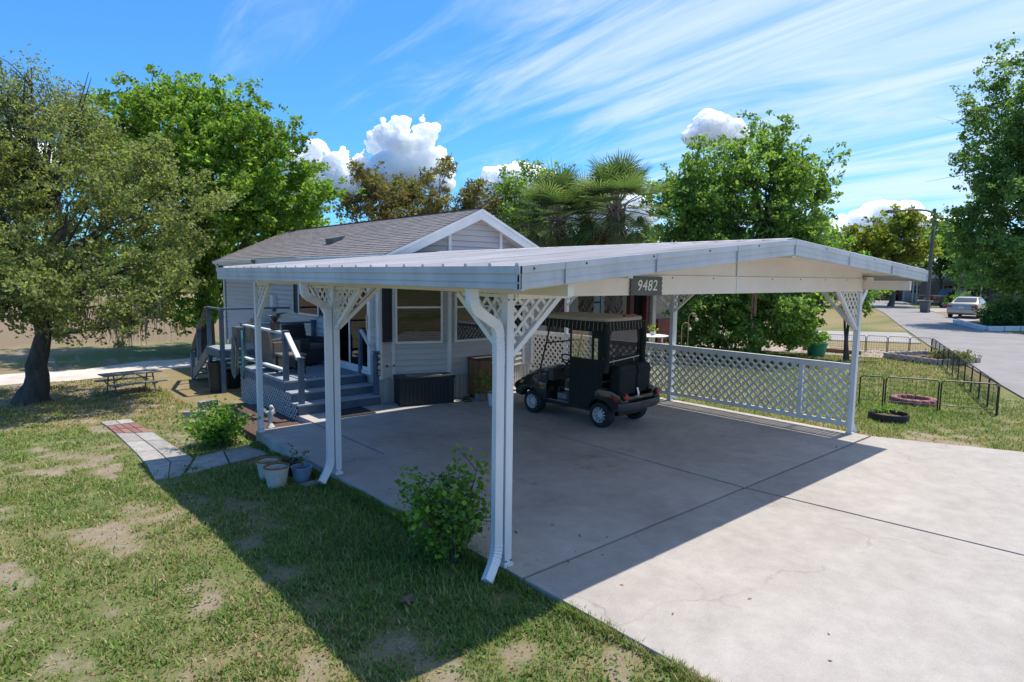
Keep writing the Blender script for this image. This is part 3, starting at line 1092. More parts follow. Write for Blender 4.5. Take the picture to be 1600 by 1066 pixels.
# ------------------------------------------------------------------ the mobile home
HX0, HX1 = 2.66, 6.72
HYA, HYC, HYB = 6.98, 6.56, 16.55
BX = [(HX0, HYA), (2.95, HYA), (4.02, HYC), (5.36, HYC), (6.43, HYA), (HX1, HYA)]      # bay front
foot = BX + [(HX1, HYB), (HX0, HYB)]
SK0, WZ0, WZ1 = 0.0, .49, 2.90
hs = thing('mobile_home', 'pale grey lap-sided mobile home with angled bay front and dark shingle gable roof', 'house', (4.7, 11.5, -.2))
core = MB().prism(foot, WZ0 + .005, WZ1).build('wall', 'siding_core', hs)
MB().prism([(x, y) for x, y in [(HX0 + .03, HYA + .02), (2.96, HYA + .02), (4.03, HYC + .03), (5.35, HYC + .03), (6.42, HYA + .02), (HX1 - .03, HYA + .02), (HX1 - .03, HYB - .03), (HX0 + .03, HYB - .03)]], -.28, WZ0 + .004).build('skirting', 'skirt', hs)
RS = (3.93 - 2.955) / (4.69 - 2.50)       # roof slope
RXM, RZM = 4.69, 3.93
RY0, RY1 = 6.33, 16.75


def hroof(x):
    return RZM - RS * abs(x - RXM)


def boards(p0, p1, z0, z1, nrm, step=.117, top=None, name='siding_board'):
    """lap siding courses along a wall from p0 to p1, optional top(x) limits"""
    p0, p1, nrm = np.array(p0, float), np.array(p1, float), np.array(nrm, float)
    k = 0
    z = z0
    while z < z1 - .01:
        zt = min(z + step, z1)
        a, b = p0.copy(), p1.copy()
        if top is not None:          # gable: trim both ends under the rake
            t0, t1 = top(zt)
            a, b = p0 + (p1 - p0) * t0, p0 + (p1 - p0) * t1
            if t1 - t0 < .02:
                break
        q = []
        for e in (a, b):
            for off, zz_ in ((0, z + .007), (.034, z + .007), (.006, zt + .0), (0, zt + .0)):
                q.append((e[0] + nrm[0] * off, e[1] + nrm[1] * off, zz_))
        MB().add(q, [(0, 1, 2, 3), (7, 6, 5, 4), (0, 4, 5, 1), (1, 5, 6, 2), (2, 6, 7, 3), (3, 7, 4, 0)]).build(name, 'siding', core)
        z = zt
        k += 1


def seg_n(a, b):
    d = np.array((b[0] - a[0], b[1] - a[1], 0.))
    d /= np.linalg.norm(d)
    return d, np.array((d[1], -d[0], 0.))


for i in range(5):
    a, b = BX[i], BX[i + 1]
    d, n_ = seg_n(a, b)
    boards((*a, 0), (*b, 0), WZ0, WZ1, n_)
boards((HX0, HYB, 0), (HX0, HYA, 0), WZ0, WZ1, (-1, 0, 0))
boards((HX1, HYA, 0), (HX1, HYB, 0), WZ0, WZ1, (1, 0, 0), .234)
# gable siding above the bay
MB().prism([(4.02, WZ1), (5.36, WZ1), (5.36, hroof(5.36) - .06), (4.69, RZM - .06), (4.02, hroof(4.02) - .06)], HYC + .0, HYC + .2, 'y').build('gable_wall', 'siding_core', hs)
for sgn in (-1, 1):
    xa, xb = RXM + sgn * .67, RXM + sgn * 1.74
    MB().add([(xa, HYC, WZ1), (xb, HYA, WZ1), (xb, HYA, hroof(xb) - .06), (xa, HYC, hroof(xa) - .06),
              (xa, HYC + .25, WZ1), (xb, HYA + .25, WZ1), (xb, HYA + .25, hroof(xb) - .06), (xa, HYC + .25, hroof(xa) - .06)],
             [(0, 1, 2, 3), (7, 6, 5, 4), (0, 4, 5, 1), (1, 5, 6, 2), (2, 6, 7, 3), (3, 7, 4, 0)]).build('gable_wall', 'siding_core', hs)


def gable_top(xa, xb):
    def f(zt):
        half = (RZM - .07 - zt) / RS
        l, r = RXM - half, RXM + half
        t0 = (l - xa) / (xb - xa) if xa < RXM - .01 and l > min(xa, xb) else 0.
        t1 = (r - xa) / (xb - xa) if xb > RXM + .01 and r < max(xa, xb) else 1.
        t0, t1 = max(0., t0), min(1., t1)
        if max(xa, xb) < l or min(xa, xb) > r:
            return (0, 0)
        return (t0, t1)
    return f


for i in (1, 2, 3):
    a, b = BX[i], BX[i + 1]
    d, n_ = seg_n(a, b)
    boards((*a, 0), (*b, 0), WZ1 + .002, RZM - .08, n_, .117, gable_top(a[0], b[0]))
# facet trim strips
for x, y, zt in ((2.95, HYA, WZ1), (4.02, HYC, hroof(4.02) - .09), (5.36, HYC, hroof(5.36) - .09), (6.43, HYA, WZ1)):
    MB().box(x - .035, x + .035, y - .055, y + .01, WZ0 - .02, zt).build('corner_trim', 'white_paint', hs)
for x, y in ((HX0, HYA), (HX0, HYB), (HX1, HYA)):
    MB().box(x - .042, x + .045, y - .042, y + .045, WZ0 - .01, WZ1 - .01).build('corner_trim', 'white_paint', hs)
# skirting ribs
for i in range(5):
    a, b = BX[i], BX[i + 1]
    d, n_ = seg_n(a, b)
    ln = math.hypot(b[0] - a[0], b[1] - a[1])
    t = .1
    while t < ln - .03:
        c = np.array((a[0], a[1], 0)) + d * t - n_ * .0
        MB().bar(c + (0, 0, .0) - n_ * .01, c + (0, 0, WZ0 - .03) - n_ * .01, .05, .03, tuple(n_)).build('skirting_panel', 'skirt', hs)
        t += .105
# roof
for sgn in (-1, 1):
    xe = RXM + sgn * 2.24
    MB().add([(xe, RY0, hroof(xe) - .05), (RXM, RY0, RZM - .05), (RXM, RY1, RZM - .05), (xe, RY1, hroof(xe) - .05),
              (xe, RY0, hroof(xe) - .012), (RXM, RY0, RZM - .012), (RXM, RY1, RZM - .012), (xe, RY1, hroof(xe) - .012)],
             [(0, 3, 2, 1), (4, 5, 6, 7), (0, 1, 5, 4), (1, 2, 6, 5), (2, 3, 7, 6), (3, 0, 4, 7)]).build('roof_deck', 'white_paint', hs)
    # shingle tabs: too small to pick apart, joined
    mb = MB()
    ln = 2.26 / math.cos(math.atan(RS))
    rows = 22
    for r_ in range(rows):
        s0, s1 = ln * r_ / rows, ln * (r_ + 1) / rows + .03
        y = RY0 - .02 - random.random() * .2
        while y < RY1 + .02:
            w_ = .30 + random.random() * .05
            ya, yb_ = max(y, RY0 - .02), min(y + w_ - .008, RY1 + .02)
            if yb_ > ya + .02:
                lift = .012 + random.random() * .006
                cs, sn = math.cos(math.atan(RS)), math.sin(math.atan(RS))
                q = []
                for s_, h in ((s0, lift), (s1, .002)):
                    for yy in (ya, yb_):
                        q.append((xe - sgn * .0 - sgn * s_ * cs, yy, hroof(xe) - .010 + s_ * sn + h))
                q += [(xe, ya, 0), (xe, yb_, 0)]
                q[4] = (q[0][0], ya, q[0][2] - .012)
                q[5] = (q[1][0], yb_, q[1][2] - .012)
                mb.add(q, [(0, 1, 3, 2), (4, 5, 1, 0)])
            y += w_
    sh_ = mb.build('shingles', 'shingle', hs)
    sh_['kind'] = 'stuff'
    # rake board on the front gable, soffit and fascia
    MB().add([(xe, RY0 - .005, hroof(xe) - .225), (RXM, RY0 - .005, RZM - .225), (RXM, RY0 - .005, RZM - .03), (xe, RY0 - .005, hroof(xe) - .03),
              (xe, RY0 + .028, hroof(xe) - .225), (RXM, RY0 + .028, RZM - .225), (RXM, RY0 + .028, RZM - .03), (xe, RY0 + .028, hroof(xe) - .03)],
             [(0, 1, 2, 3), (7, 6, 5, 4), (0, 4, 5, 1), (1, 5, 6, 2), (2, 6, 7, 3), (3, 7, 4, 0)]).build('rake_board', 'white_paint', hs)
    MB().bar((xe, RY0 - .022, hroof(xe) - .045), (RXM, RY0 - .022, RZM - .045), .03, .05).build('rake_trim', 'white_paint', hs)
    MB().box(min(xe, xe + sgn * .022), max(xe, xe + sgn * .022), RY0, RY1, hroof(xe) - .17, hroof(xe) - .015).build('eave_fascia', 'white_paint', hs)
    MB().add([(xe, RY0 + .03, hroof(xe) - .16), (RXM, RY0 + .03, RZM - .16), (RXM, HYA, RZM - .16), (xe, HYA, hroof(xe) - .16)], [(0, 1, 2, 3)]).build('soffit', 'white_paint', hs)
    MB().add([(xe, HYA, hroof(xe) - .165), (RXM + sgn * 2.0, HYA, hroof(xe) - .165), (RXM + sgn * 2.0, HYB, hroof(xe) - .165), (xe, HYB, hroof(xe) - .165)], [(0, 1, 2, 3)]).build('soffit', 'white_paint', hs)
MB().prism([(HX0, WZ1 - .02), (HX1, WZ1 - .02), (RXM, RZM - .08)], HYB - .2, HYB, 'y').build('gable_wall', 'siding_core', hs)
xe = RXM - 2.24
for ya, yb in ((RY0 + .04, 10.4), (13.2, 16.7)):
    g_ = MB().prism([(xe - .022, hroof(xe) - .14), (xe - .10, hroof(xe) - .12), (xe - .115, hroof(xe) - .035), (xe - .105, hroof(xe) - .035), (xe - .09, hroof(xe) - .10), (xe - .022, hroof(xe) - .12)], ya, yb, 'y').build('gutter', 'white_paint', hs)
    MB().prism([(xe - .024, hroof(xe) - .145), (xe - .11, hroof(xe) - .125), (xe - .12, hroof(xe) - .03), (xe - .024, hroof(xe) - .03)], ya - .01, ya - .001, 'y').build('end_cap', 'grey_plastic', g_)
MB().tube([(2.36, 16.45, hroof(2.45) - .1), (2.50, 16.47, 2.55), (2.60, 16.47, 2.4), (2.60, 16.47, .1)], 1, 8, True, (.07, .06)).build('downspout', 'white_alu', hs)
vz = hroof(3.35)
MB().add([(3.20, 10.1, hroof(3.2) + .0), (3.20, 10.5, hroof(3.2) + .0), (3.50, 10.5, hroof(3.5) + .03), (3.50, 10.1, hroof(3.5) + .03),
          (3.18, 10.1, hroof(3.2) + .12), (3.18, 10.5, hroof(3.2) + .12), (3.50, 10.5, hroof(3.5) + .06), (3.50, 10.1, hroof(3.5) + .06)],
         [(0, 3, 2, 1), (4, 5, 6, 7), (0, 1, 5, 4), (1, 2, 6, 5), (2, 3, 7, 6), (3, 0, 4, 7)]).build('roof_vent', 'grey_plastic', hs)


def window(a, d, n_, w, h, z, mid=.62, blinds=True, m='white_paint'):
    """a: corner point on the wall, d along the wall, n_ outward"""
    a = np.array((a[0], a[1], z), float)
    Z = np.array((0, 0, 1.))

    def B(mb, u0, u1, v0, v1, n0, n1):
        q = []
        for nn in (n0, n1):
            for u, v in ((u0, v0), (u1, v0), (u1, v1), (u0, v1)):
                q.append(a + d * u + Z * v + n_ * nn)
        return mb.add(q, [(0, 1, 2, 3), (7, 6, 5, 4), (0, 4, 5, 1), (1, 5, 6, 2), (2, 6, 7, 3), (3, 7, 4, 0)])
    mb = MB()
    e = .045
    B(mb, -e, 0, -e, h + e, .0, .078); B(mb, w, w + e, -e, h + e, .0, .078)
    B(mb, 0, w, -e, 0, .0, .078); B(mb, 0, w, h, h + e, .0, .078)
    fr = mb.build('window', m, hs)
    B(MB(), 0, w, h * mid - .018, h * mid + .018, .046, .072).build('meeting_rail', m, fr)
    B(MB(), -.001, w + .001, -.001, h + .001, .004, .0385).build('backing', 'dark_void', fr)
    B(MB(), 0, w, 0, h * mid - .018, .060, .063).build('pane', 'glass', fr)
    B(MB(), 0, w, h * mid + .018, h, .060, .063).build('pane', 'glass', fr)
    if blinds:
        v = .03
        while v < h - .02:
            B(MB(), .02, w - .02, v, v + .016, .042, .046).build('blind_slat', 'blind', fr)
            v += .045
    return fr


def shutter(a, d, n_, w, h, z):
    a = np.array((a[0], a[1], z), float)
    Z = np.array((0, 0, 1.))
    mb = MB()

    def B(mb, u0, u1, v0, v1, n0, n1):
        q = []
        for nn in (n0, n1):
            for u, v in ((u0, v0), (u1, v0), (u1, v1), (u0, v1)):
                q.append(a + d * u + Z * v + n_ * nn)
        mb.add(q, [(0, 1, 2, 3), (7, 6, 5, 4), (0, 4, 5, 1), (1, 5, 6, 2), (2, 6, 7, 3), (3, 7, 4, 0)])
    B(mb, 0, .035, 0, h, .034, .068); B(mb, w - .035, w, 0, h, .034, .068); B(mb, .035, w - .035, 0, .05, .034, .068); B(mb, .035, w - .035, h - .05, h, .034, .068)
    B(mb, .035, w - .035, .05, h - .05, .030, .045)
    v = .06
    while v < h - .06:
        B(mb, .036, w - .036, v, v + .02, .045, .058)
        v += .035
    mb.build('shutter', 'shutter', hs)


dA, nA = seg_n(BX[0], BX[1])
dB, nB = seg_n(BX[1], BX[2])
dC, nC = seg_n(BX[2], BX[3])
dD, nD = seg_n(BX[3], BX[4])
shutter((2.70, HYA), dA, nA, .215, 1.10, 1.22)
window(np.array((*BX[1], 0)) + dB * .09, dB, nB, .88, 1.10, 1.22)
window(np.array((*BX[2], 0)) + dC * .16, dC, nC, .98, 1.10, 1.22)
window(np.array((*BX[3], 0)) + dD * .12, dD, nD, .88, 1.10, 1.22)
dW, nW = np.array((0, -1., 0)), np.array((-1., 0, 0))
window((HX0, 10.72), dW, nW, 1.05, .92, 1.62, .5)
shutter((HX0, 11.06), dW, nW, .24, .98, 1.60)
shutter((HX0, 9.60), dW, nW, .24, .98, 1.60)
# sliding door on the deck side
dr = MB()
for ya, yb in ((7.16, 7.23), (8.93, 9.0)):
    dr.box(HX0 - .105, HX0 - .0, ya, yb, .56, 2.62)
dr.box(HX0 - .105, HX0, 7.23, 8.93, 2.55, 2.62)
dr.box(HX0 - .12, HX0, 7.23, 8.93, .56, .62)
do = dr.build('sliding_door', 'white_pure', hs)
MB().box(HX0 - .042, HX0 - .0, 7.23, 8.93, .62, 2.55).build('backing', 'curtain', do)
for ya, yb, xo in ((7.24, 8.10, .085), (8.05, 8.92, .060)):
    q = MB()
    for a, b, c_, d_ in ((ya, ya + .055, .625, 2.545), (yb - .055, yb, .625, 2.545), (ya + .055, yb - .055, .625, .70), (ya + .055, yb - .055, 2.48, 2.545)):
        q.box(HX0 - xo - .012, HX0 - xo + .012, a, b, c_, d_)
    pf = q.build('door_leaf', 'white_pure', do)
    MB().box(HX0 - xo - .002, HX0 - xo + .002, ya + .055, yb - .055, .70, 2.48).build('pane', 'glass', pf)
MB().box(HX0 - .125, HX0 - .098, 7.26, 7.285, 1.45, 1.75).build('door_handle', 'chrome', do)
# meter box, porch light
MB().box(HX0 - .12, HX0 - .0, 12.30, 12.50, 1.66, 1.98).build('meter_box', 'white_alu', hs, bev=.01)
MB().box(HX0 - .09, HX0 - .0, 12.36, 12.44, 1.56, 1.64).build('outlet', 'grey_plastic', hs)
for xx in (2.78, 2.93):
    MB().lathe([(.022, 0), (.018, -.06), (.012, -.07), (0, -.075)], (xx + .02, HYA - .018, .74), 10, 'y').build('hose_bib', 'red_plastic' if xx < 2.9 else 'iron', hs)


# ------------------------------------------------------------------ deck with steps
DX0, DX1, DY0, DY1, DZ = .97, 2.63, 7.50, 9.95, .545
dk = thing('porch_deck', 'blue-grey painted wooden porch deck with three steps and lattice skirt', 'deck', (1.8, 8.5, -.2))
RISE = [.19, .365, DZ]
YS = [6.89, 7.19, 7.50]
# decking boards
y = DY0 - .02
while y < DY1 - .05:
    MB().box(DX0 - .02, DX1, y, y + .134, DZ - .035, DZ).build('deck_board', 'deck_top', dk)
    y += .14
MB().box(DX0 + .02, DX1 - .01, DY0 + .02, DY1 - .02, -.2, DZ - .037).build('underdeck_dark', 'dark_void', dk)  # solid near-black block: shade under the deck put into its colour
MB().box(DX0 - .001, DX1, DY0 - .0, DY0 + .018, RISE[1], DZ - .037).build('riser', 'deck_blue', dk)
for i in (0, 1):
    zt = RISE[i]
    for k in (0, 1):
        ya = YS[i] - .02 + k * .158
        MB().box(DX0 - .015, DX1, ya, ya + .152, zt - .033, zt).build('tread', 'deck_top', dk, bev=.004)
    MB().box(DX0 + .0, DX1 - .004, YS[i], YS[i] + .018, (RISE[i - 1] if i else .004), zt - .034).build('riser', 'deck_blue', dk)
MB().box(DX0 + .03, DX1 - .02, YS[0] + .02, YS[1] - .002, .004, RISE[0] - .036).build('step_core', 'dark_void', dk)  # near-black fills stand for the shade inside the steps
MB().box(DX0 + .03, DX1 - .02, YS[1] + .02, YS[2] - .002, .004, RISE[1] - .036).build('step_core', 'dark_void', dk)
MB().box(DX0 - .03, DX0 - .005, DY0 - .01, DY1, DZ - .17, DZ - .036).build('rim_board', 'deck_blue', dk)
F = lambda u, v, n_: (DX0 - .022 + n_, u, v)
zb = -.22
lattice([(DY0, zb), (DY1, zb), (DY1, DZ - .17), (DY0, DZ - .17)], F, dk, 'lattice_deck', .078, .024)
lattice([(YS[1] + .0, zb), (YS[2], zb), (YS[2], RISE[1] - .03), (YS[1], RISE[1] - .03)], F, dk, 'lattice_deck', .078, .024)
lattice([(YS[0] + .02, -.12), (YS[1], zb), (YS[1], RISE[0] - .03), (YS[0] + .02, RISE[0] - .03)], F, dk, 'lattice_deck', .078, .024)
# newel posts and rails
PW = .088


def newel(x, y, z0, z1, m='deck_blue'):
    n_ = MB().box(x - PW / 2, x + PW / 2, y - PW / 2, y + PW / 2, z0, z1).build('newel_post', m, dk, bev=.004)
    MB().prism([(x - .06, y - .06), (x + .06, y - .06), (x + .06, y + .06), (x - .06, y + .06)], z1 + .001, z1 + .022).build('post_cap', m, n_)
    return n_


pA, pB, pC = (DX0 + .045, DY0 + .05), (DX0 + .10, 6.98), (DX0 + .045, DY1 - .05)
pD, pE = (DX1 - .07, DY0 + .06), (DX1 - .06, 6.96)
newel(*pA, DZ, 1.47); newel(*pB, RISE[0], 1.02); newel(*pC, DZ, 1.47); newel(*pD, DZ, 1.45)
E_ = newel(*pE, RISE[0], 1.03)


def rail(a, za, b, zb_, w=.09, h=.04, m='rail_white', name='rail'):
    MB().bar((*a, za), (*b, zb_), w, h).build(name, m, dk)


rail((pA[0], pA[1] + .05), 1.44, (pC[0], pC[1] - .05), 1.44, name='hand_rail')
rail((pA[0], pA[1] + .05), .74, (pC[0], pC[1] - .05), .74, name='bottom_rail')
rail((pB[0] - .02, pB[1] + .04), 1.00, (pA[0] + .01, pA[1] - .045), 1.44, name='stair_rail')
rail((pE[0], pE[1] + .045), 1.00, (pD[0], pD[1] - .045), 1.43, name='stair_rail')
rail((pC[0] + .045, pC[1]), 1.44, (DX1, pC[1]), 1.44, .09, .04, 'deck_blue', 'hand_rail')
rail((pC[0] + .045, pC[1]), .74, (DX1, pC[1]), .74, .06, .06, 'deck_blue', 'bottom_rail')
newel(DX1 - .05, pC[1], DZ, 1.47)
pn = MB().box(pE[0] + .005, pE[0] + .062, pE[1] - PW / 2 - .012, pE[1] - PW / 2 - .001, .56, 1.02).build('number_plate', 'plate_black', dk)
for i, ch_ in enumerate('9482'):
    text_mesh('digit', ch_, .115, 'lettering', pn, (pE[0] + .034, pE[1] - PW / 2 - .0135, .95 - i * .11), Matrix.Rotation(RAD(90), 4, 'X'), .0015)

# rug on the deck: diamonds laid over a dark ground
rg = thing('outdoor_rug', 'blue and white diamond pattern rug on the porch deck', 'rug', (1.8, 8.4, DZ))
MB().box(1.25, 2.48, 7.58, 9.3, DZ + .001, DZ + .008).build('rug_ground', 'rug_dark', rg)
mb = MB()
for i in range(12):
    for j in range(17):
        cx, cy = 1.30 + i * .102, 7.63 + j * .102
        s_ = .043
        mb.add([(cx - s_, cy, DZ + .0095), (cx, cy - s_, DZ + .0095), (cx + s_, cy, DZ + .0095), (cx, cy + s_, DZ + .0095)], [(0, 1, 2, 3)])
mb.build('rug_pattern', 'rug_light', rg)


def wicker_chair(label, loc, rz, m='wicker'):
    t = thing('wicker_armchair', label, 'chair', loc, rz, 'wicker armchairs on the porch', local=True)
    MB().box(-.32, .32, -.30, .34, .06, .36).build('seat_base', m, t, bev=.02)
    MB().box(-.25, .25, -.28, .28, .362, .46).build('seat_cushion', 'cushion', t, bev=.03, smooth=True)
    MB().add([(-.32, .28, .36), (.32, .28, .36), (.32, .36, .36), (-.32, .36, .36), (-.32, .38, .88), (.32, .38, .88), (.32, .45, .88), (-.32, .45, .88)],
             [(0, 3, 2, 1), (4, 5, 6, 7), (0, 1, 5, 4), (1, 2, 6, 5), (2, 3, 7, 6), (3, 0, 4, 7)]).build('backrest', m, t, bev=.015)
    for k in range(6):
        z = .42 + k * .075
        MB().box(-.31, .31, .265 + (z - .36) * .19, .278 + (z - .36) * .19, z, z + .05).build('weave_band', m, t)
    for s_ in (-1, 1):
        MB().box(*sorted((s_ * .33, s_ * .25)), -.31, .30, .362, .60).build('armrest', m, t, bev=.015)
        for yy in (-.27, .29):
            MB().box(*sorted((s_ * .31, s_ * .26)), yy - .025, yy + .025, .001, .062).build('leg', 'wicker', t)
    return t


c1 = G(486, 566, DZ)
wicker_chair('dark wicker armchair by the house wall on the porch', (2.22, 9.40, DZ + .003), RAD(25))
wicker_chair('grey wicker armchair against the porch railing', (1.45, 9.05, DZ + .010), RAD(100), 'wicker_grey')
tb = thing('side_table', 'small dark wicker side table between the porch chairs', 'table', (1.42, 8.35, DZ + .011), 0, local=True)
MB().box(-.24, .24, -.24, .24, .36, .40).build('table_top', 'wicker_grey', tb, bev=.01)
for sx in (-1, 1):
    for sy in (-1, 1):
        MB().box(sx * .20 - .02, sx * .20 + .02, sy * .20 - .02, sy * .20 + .02, 0, .36).build('leg', 'wicker', tb)

# ------------------------------------------------------------------ foliage tools
def rand_dirs(n):
    v = rng.normal(size=(n, 3))
    return v / np.linalg.norm(v, axis=1, keepdims=True)


def leaf_mesh(name, P, size, pal, parent, matn='leaf', upb=.5, aspect=.55, tint=None, off=(0, 0, 0), kind=None, face=None):
    """P Nx3 leaf centres, one folded diamond per leaf; pal list of base colours"""
    n = len(P)
    nr = rand_dirs(n) + np.array((0, 0, upb))
    if face is not None:
        nr = nr + face
    nr /= np.linalg.norm(nr, axis=1, keepdims=True)
    t = np.cross(nr, rand_dirs(n))
    t /= np.maximum(np.linalg.norm(t, axis=1, keepdims=True), 1e-6)
    b = np.cross(nr, t)
    s_ = (np.asarray(size) * rng.uniform(.7, 1.3, n))[:, None]
    P = P - np.array(off)
    V = np.stack([P - t * s_ * .5, P + b * s_ * .5 * aspect - nr * s_ * .08, P + t * s_ * .5, P - b * s_ * .5 * aspect - nr * s_ * .08], 1).reshape(-1, 3)
    me = bpy.data.meshes.new(name)
    me.vertices.add(4 * n); me.vertices.foreach_set('co', V.ravel().astype(np.float32))
    I = np.arange(4 * n)
    me.loops.add(4 * n); me.loops.foreach_set('vertex_index', I)
    me.polygons.add(n); me.polygons.foreach_set('loop_start', np.arange(0, 4 * n, 4))
    me.update(calc_edges=True)
    pal = np.array(pal)[:, :3]
    ci = pal[rng.integers(0, len(pal), n)]
    k = rng.uniform(.75, 1.25, (n, 1))
    if tint is not None:
        k = k * tint[:, None]
    c = np.concatenate([np.clip(ci * k, 0, 1), np.ones((n, 1))], 1)
    a = me.color_attributes.new('tint', 'FLOAT_COLOR', 'POINT')
    a.data.foreach_set('color', np.repeat(c, 4, 0).ravel().astype(np.float32))
    me.materials.append(MATS[matn])
    o = bpy.data.objects.new(name, me)
    COL.objects.link(o)
    if parent is not None:
        o.parent = parent
    if kind:
        o['kind'] = kind
    return o


def in_ell(e, n, inner=.35):
    d = rand_dirs(n)
    r = rng.uniform(inner ** 3, 1, n) ** (1 / 3)
    return np.array(e[0]) + d * r[:, None] * np.array(e[1])


def bez(p0, p1, p2, n):
    t = np.linspace(0, 1, n)[:, None]
    return (1 - t) ** 2 * p0 + 2 * t * (1 - t) * p1 + t * t * p2


def tree(name, label, base, ells, clumps, leaves, lsize, pal, tr=.2, trunk_top=None, bark='bark', group=None, crad=.7, upb=.5, sub=7, gap=.28,
         limbs=True, aspect=.55, cat='tree', stems=1, flat=1.0, trans='leaf', plume=1.0):
    """ells: list of (centre, radii) ellipsoids that make the crown's envelope"""
    base = np.array(base, float)
    t = thing(name, label, cat, base, 0, group)
    vol = np.array([e[1][0] * e[1][1] * e[1][2] for e in ells]) ** .75
    vol = vol / vol.sum()
    cnt = np.maximum(1, np.round(vol * clumps).astype(int))
    C = np.concatenate([in_ell(e, c) for e, c in zip(ells, cnt)])
    cc = np.mean([e[0] for e in ells], axis=0)
    if trunk_top is None:
        trunk_top = np.array((cc[0] * .5 + base[0] * .5, cc[1] * .5 + base[1] * .5, base[2] + (cc[2] - base[2]) * .9))
    trunk_top = np.array(trunk_top, float)
    # trunk
    mb = MB()
    H_ = np.linalg.norm(trunk_top - base)
    tps = []
    for s_ in range(stems):
        b0 = base + np.array((math.cos(s_ * 2.4) * tr * .8, math.sin(s_ * 2.4) * tr * .8, 0)) * (stems > 1)
        tt = trunk_top + np.array((math.cos(s_ * 2.4), math.sin(s_ * 2.4), 0)) * H_ * .16 * (stems > 1)
        mid = (b0 + tt) / 2 + rng.normal(size=3) * H_ * .06 * np.array((1, 1, .2))
        pts = bez(b0 - (0, 0, .12), mid, tt, 14)
        pts[1:-1] += rng.normal(size=(12, 3)) * tr * .10
        rr = tr * (1 - .72 * np.linspace(0, 1, 14)) * (1 + .7 * np.exp(-np.linspace(0, 1, 14) * 12))
        mb.tube(pts, list(rr), 12)
        tps.append((pts, rr))
    mb.build('trunk', bark, t, smooth=True)
    if limbs:
        mb = MB()
        nl = min(len(C), 46)
        for i in rng.choice(len(C), nl, replace=False):
            pts, rr = tps[rng.integers(0, stems)]
            k = int(np.clip(rng.integers(5, 13), 4, 13))
            z_ok = [j for j in range(4, 14) if pts[j][2] < C[i][2]]
            if z_ok:
                k = z_ok[int(rng.integers(max(0, len(z_ok) - 6), len(z_ok)))]
            st = pts[k]
            d = C[i] - st
            ctrl = st + d * .45 + np.array((0, 0, np.linalg.norm(d) * .16)) + rng.normal(size=3) * np.linalg.norm(d) * .07
            q = bez(st, ctrl, C[i], 8)
            q[1:-1] += rng.normal(size=(6, 3)) * np.linalg.norm(d) * .018
            r0 = max(rr[k] * .55, tr * .12)
            mb.tube(q, list(np.linspace(r0, tr * .035, 8)), 6)
            for _ in range(2):      # twigs
                j = int(rng.integers(4, 8))
                e_ = C[i] + rng.normal(size=3) * crad * .8
                mb.tube(bez(q[j], (q[j] + e_) / 2 + (0, 0, .1), e_, 4), [tr * .05, tr * .04, tr * .025, tr * .012], 5)
        mb.build('limbs', bark, t, smooth=True)
    # leaves: clumps -> sprays -> leaves
    nper = max(3, leaves // len(C))
    outw = C - (cc - np.array((0, 0, .3)))
    outw = outw / np.maximum(np.linalg.norm(outw, axis=1, keepdims=True), 1e-6)
    pdir = outw * .75 + rng.normal(size=C.shape) * .45 + np.array((0, 0, .45 * plume))
    pdir /= np.linalg.norm(pdir, axis=1, keepdims=True)
    tpar = np.linspace(-.55, 1.05, sub)[None, :, None]
    cr_ = crad * rng.uniform(.65, 1.45, (len(C), 1, 1))
    taper = (1.15 - .55 * np.abs(tpar - .1))
    sc_ = pdir[:, None, :] * tpar + rng.normal(size=(len(C), sub, 3)) * .34 * taper
    subs = C[:, None, :] + sc_ * cr_ * np.array((1, 1, .85 * flat))
    ctint = rng.uniform(.78, 1.2, len(C))
    n = nper * len(C)
    ci = np.repeat(np.arange(len(C)), nper)
    si = rng.integers(0, sub, n)
    P = subs[ci, si] + rng.normal(size=(n, 3)) * (crad * gap) * np.array((1, 1, .7 * flat))
    stt = rng.uniform(.85, 1.15, (len(C), sub))[ci, si]
    leaf_mesh('crown', P, np.full(n, lsize), pal, t, trans, upb, aspect, ctint[ci] * stt, base)
    return t


def E3(px_, py_, rx, ry, depth, rd=None):
    """crown ellipsoid from photo pixels at a distance: centre and radii in metres"""
    c = AT(px_, py_, depth)
    k = depth / FPX
    return (c, (rx * k * .95, (rd if rd else rx * k * .95), ry * k))


def basept(px_, depth):
    d = fw + (px_ - 800) / FPX * rt
    d = d / np.linalg.norm(d[:2])
    q = CAM + (fw * np.array((1, 1, 0)) / np.linalg.norm(fw[:2]) + (px_ - 800) / FPX * _r) * depth
    return np.array((q[0], q[1], gzf(q[0], q[1])))


PAL_OAK = [(.235, .265, .105), (.19, .22, .085), (.28, .30, .125), (.15, .18, .075)]
PAL_GREEN = [(0.2, 0.32, 0.055), (0.16, 0.265, 0.045), (0.25, 0.365, 0.065), (0.125, 0.21, 0.04)]
PAL_MAPLE = [(0.2, 0.31, 0.075), (0.165, 0.26, 0.06), (0.245, 0.36, 0.095), (0.125, 0.205, 0.055)]
PAL_DARK = [(0.125, 0.215, 0.065), (0.16, 0.265, 0.08), (0.1, 0.17, 0.055), (0.2, 0.31, 0.09)]
PAL_BROWN = [(0.203, 0.143, 0.068), (0.150, 0.128, 0.053), (0.225, 0.173, 0.083), (0.120, 0.135, 0.045), (0.150, 0.158, 0.053)]
PAL_LIME = [(0.216, 0.257, 0.041), (0.162, 0.216, 0.041), (0.257, 0.257, 0.054)]
PAL_SHRUB = [(0.17, 0.31, 0.045), (0.13, 0.25, 0.035), (0.21, 0.36, 0.06), (0.09, 0.18, 0.03)]

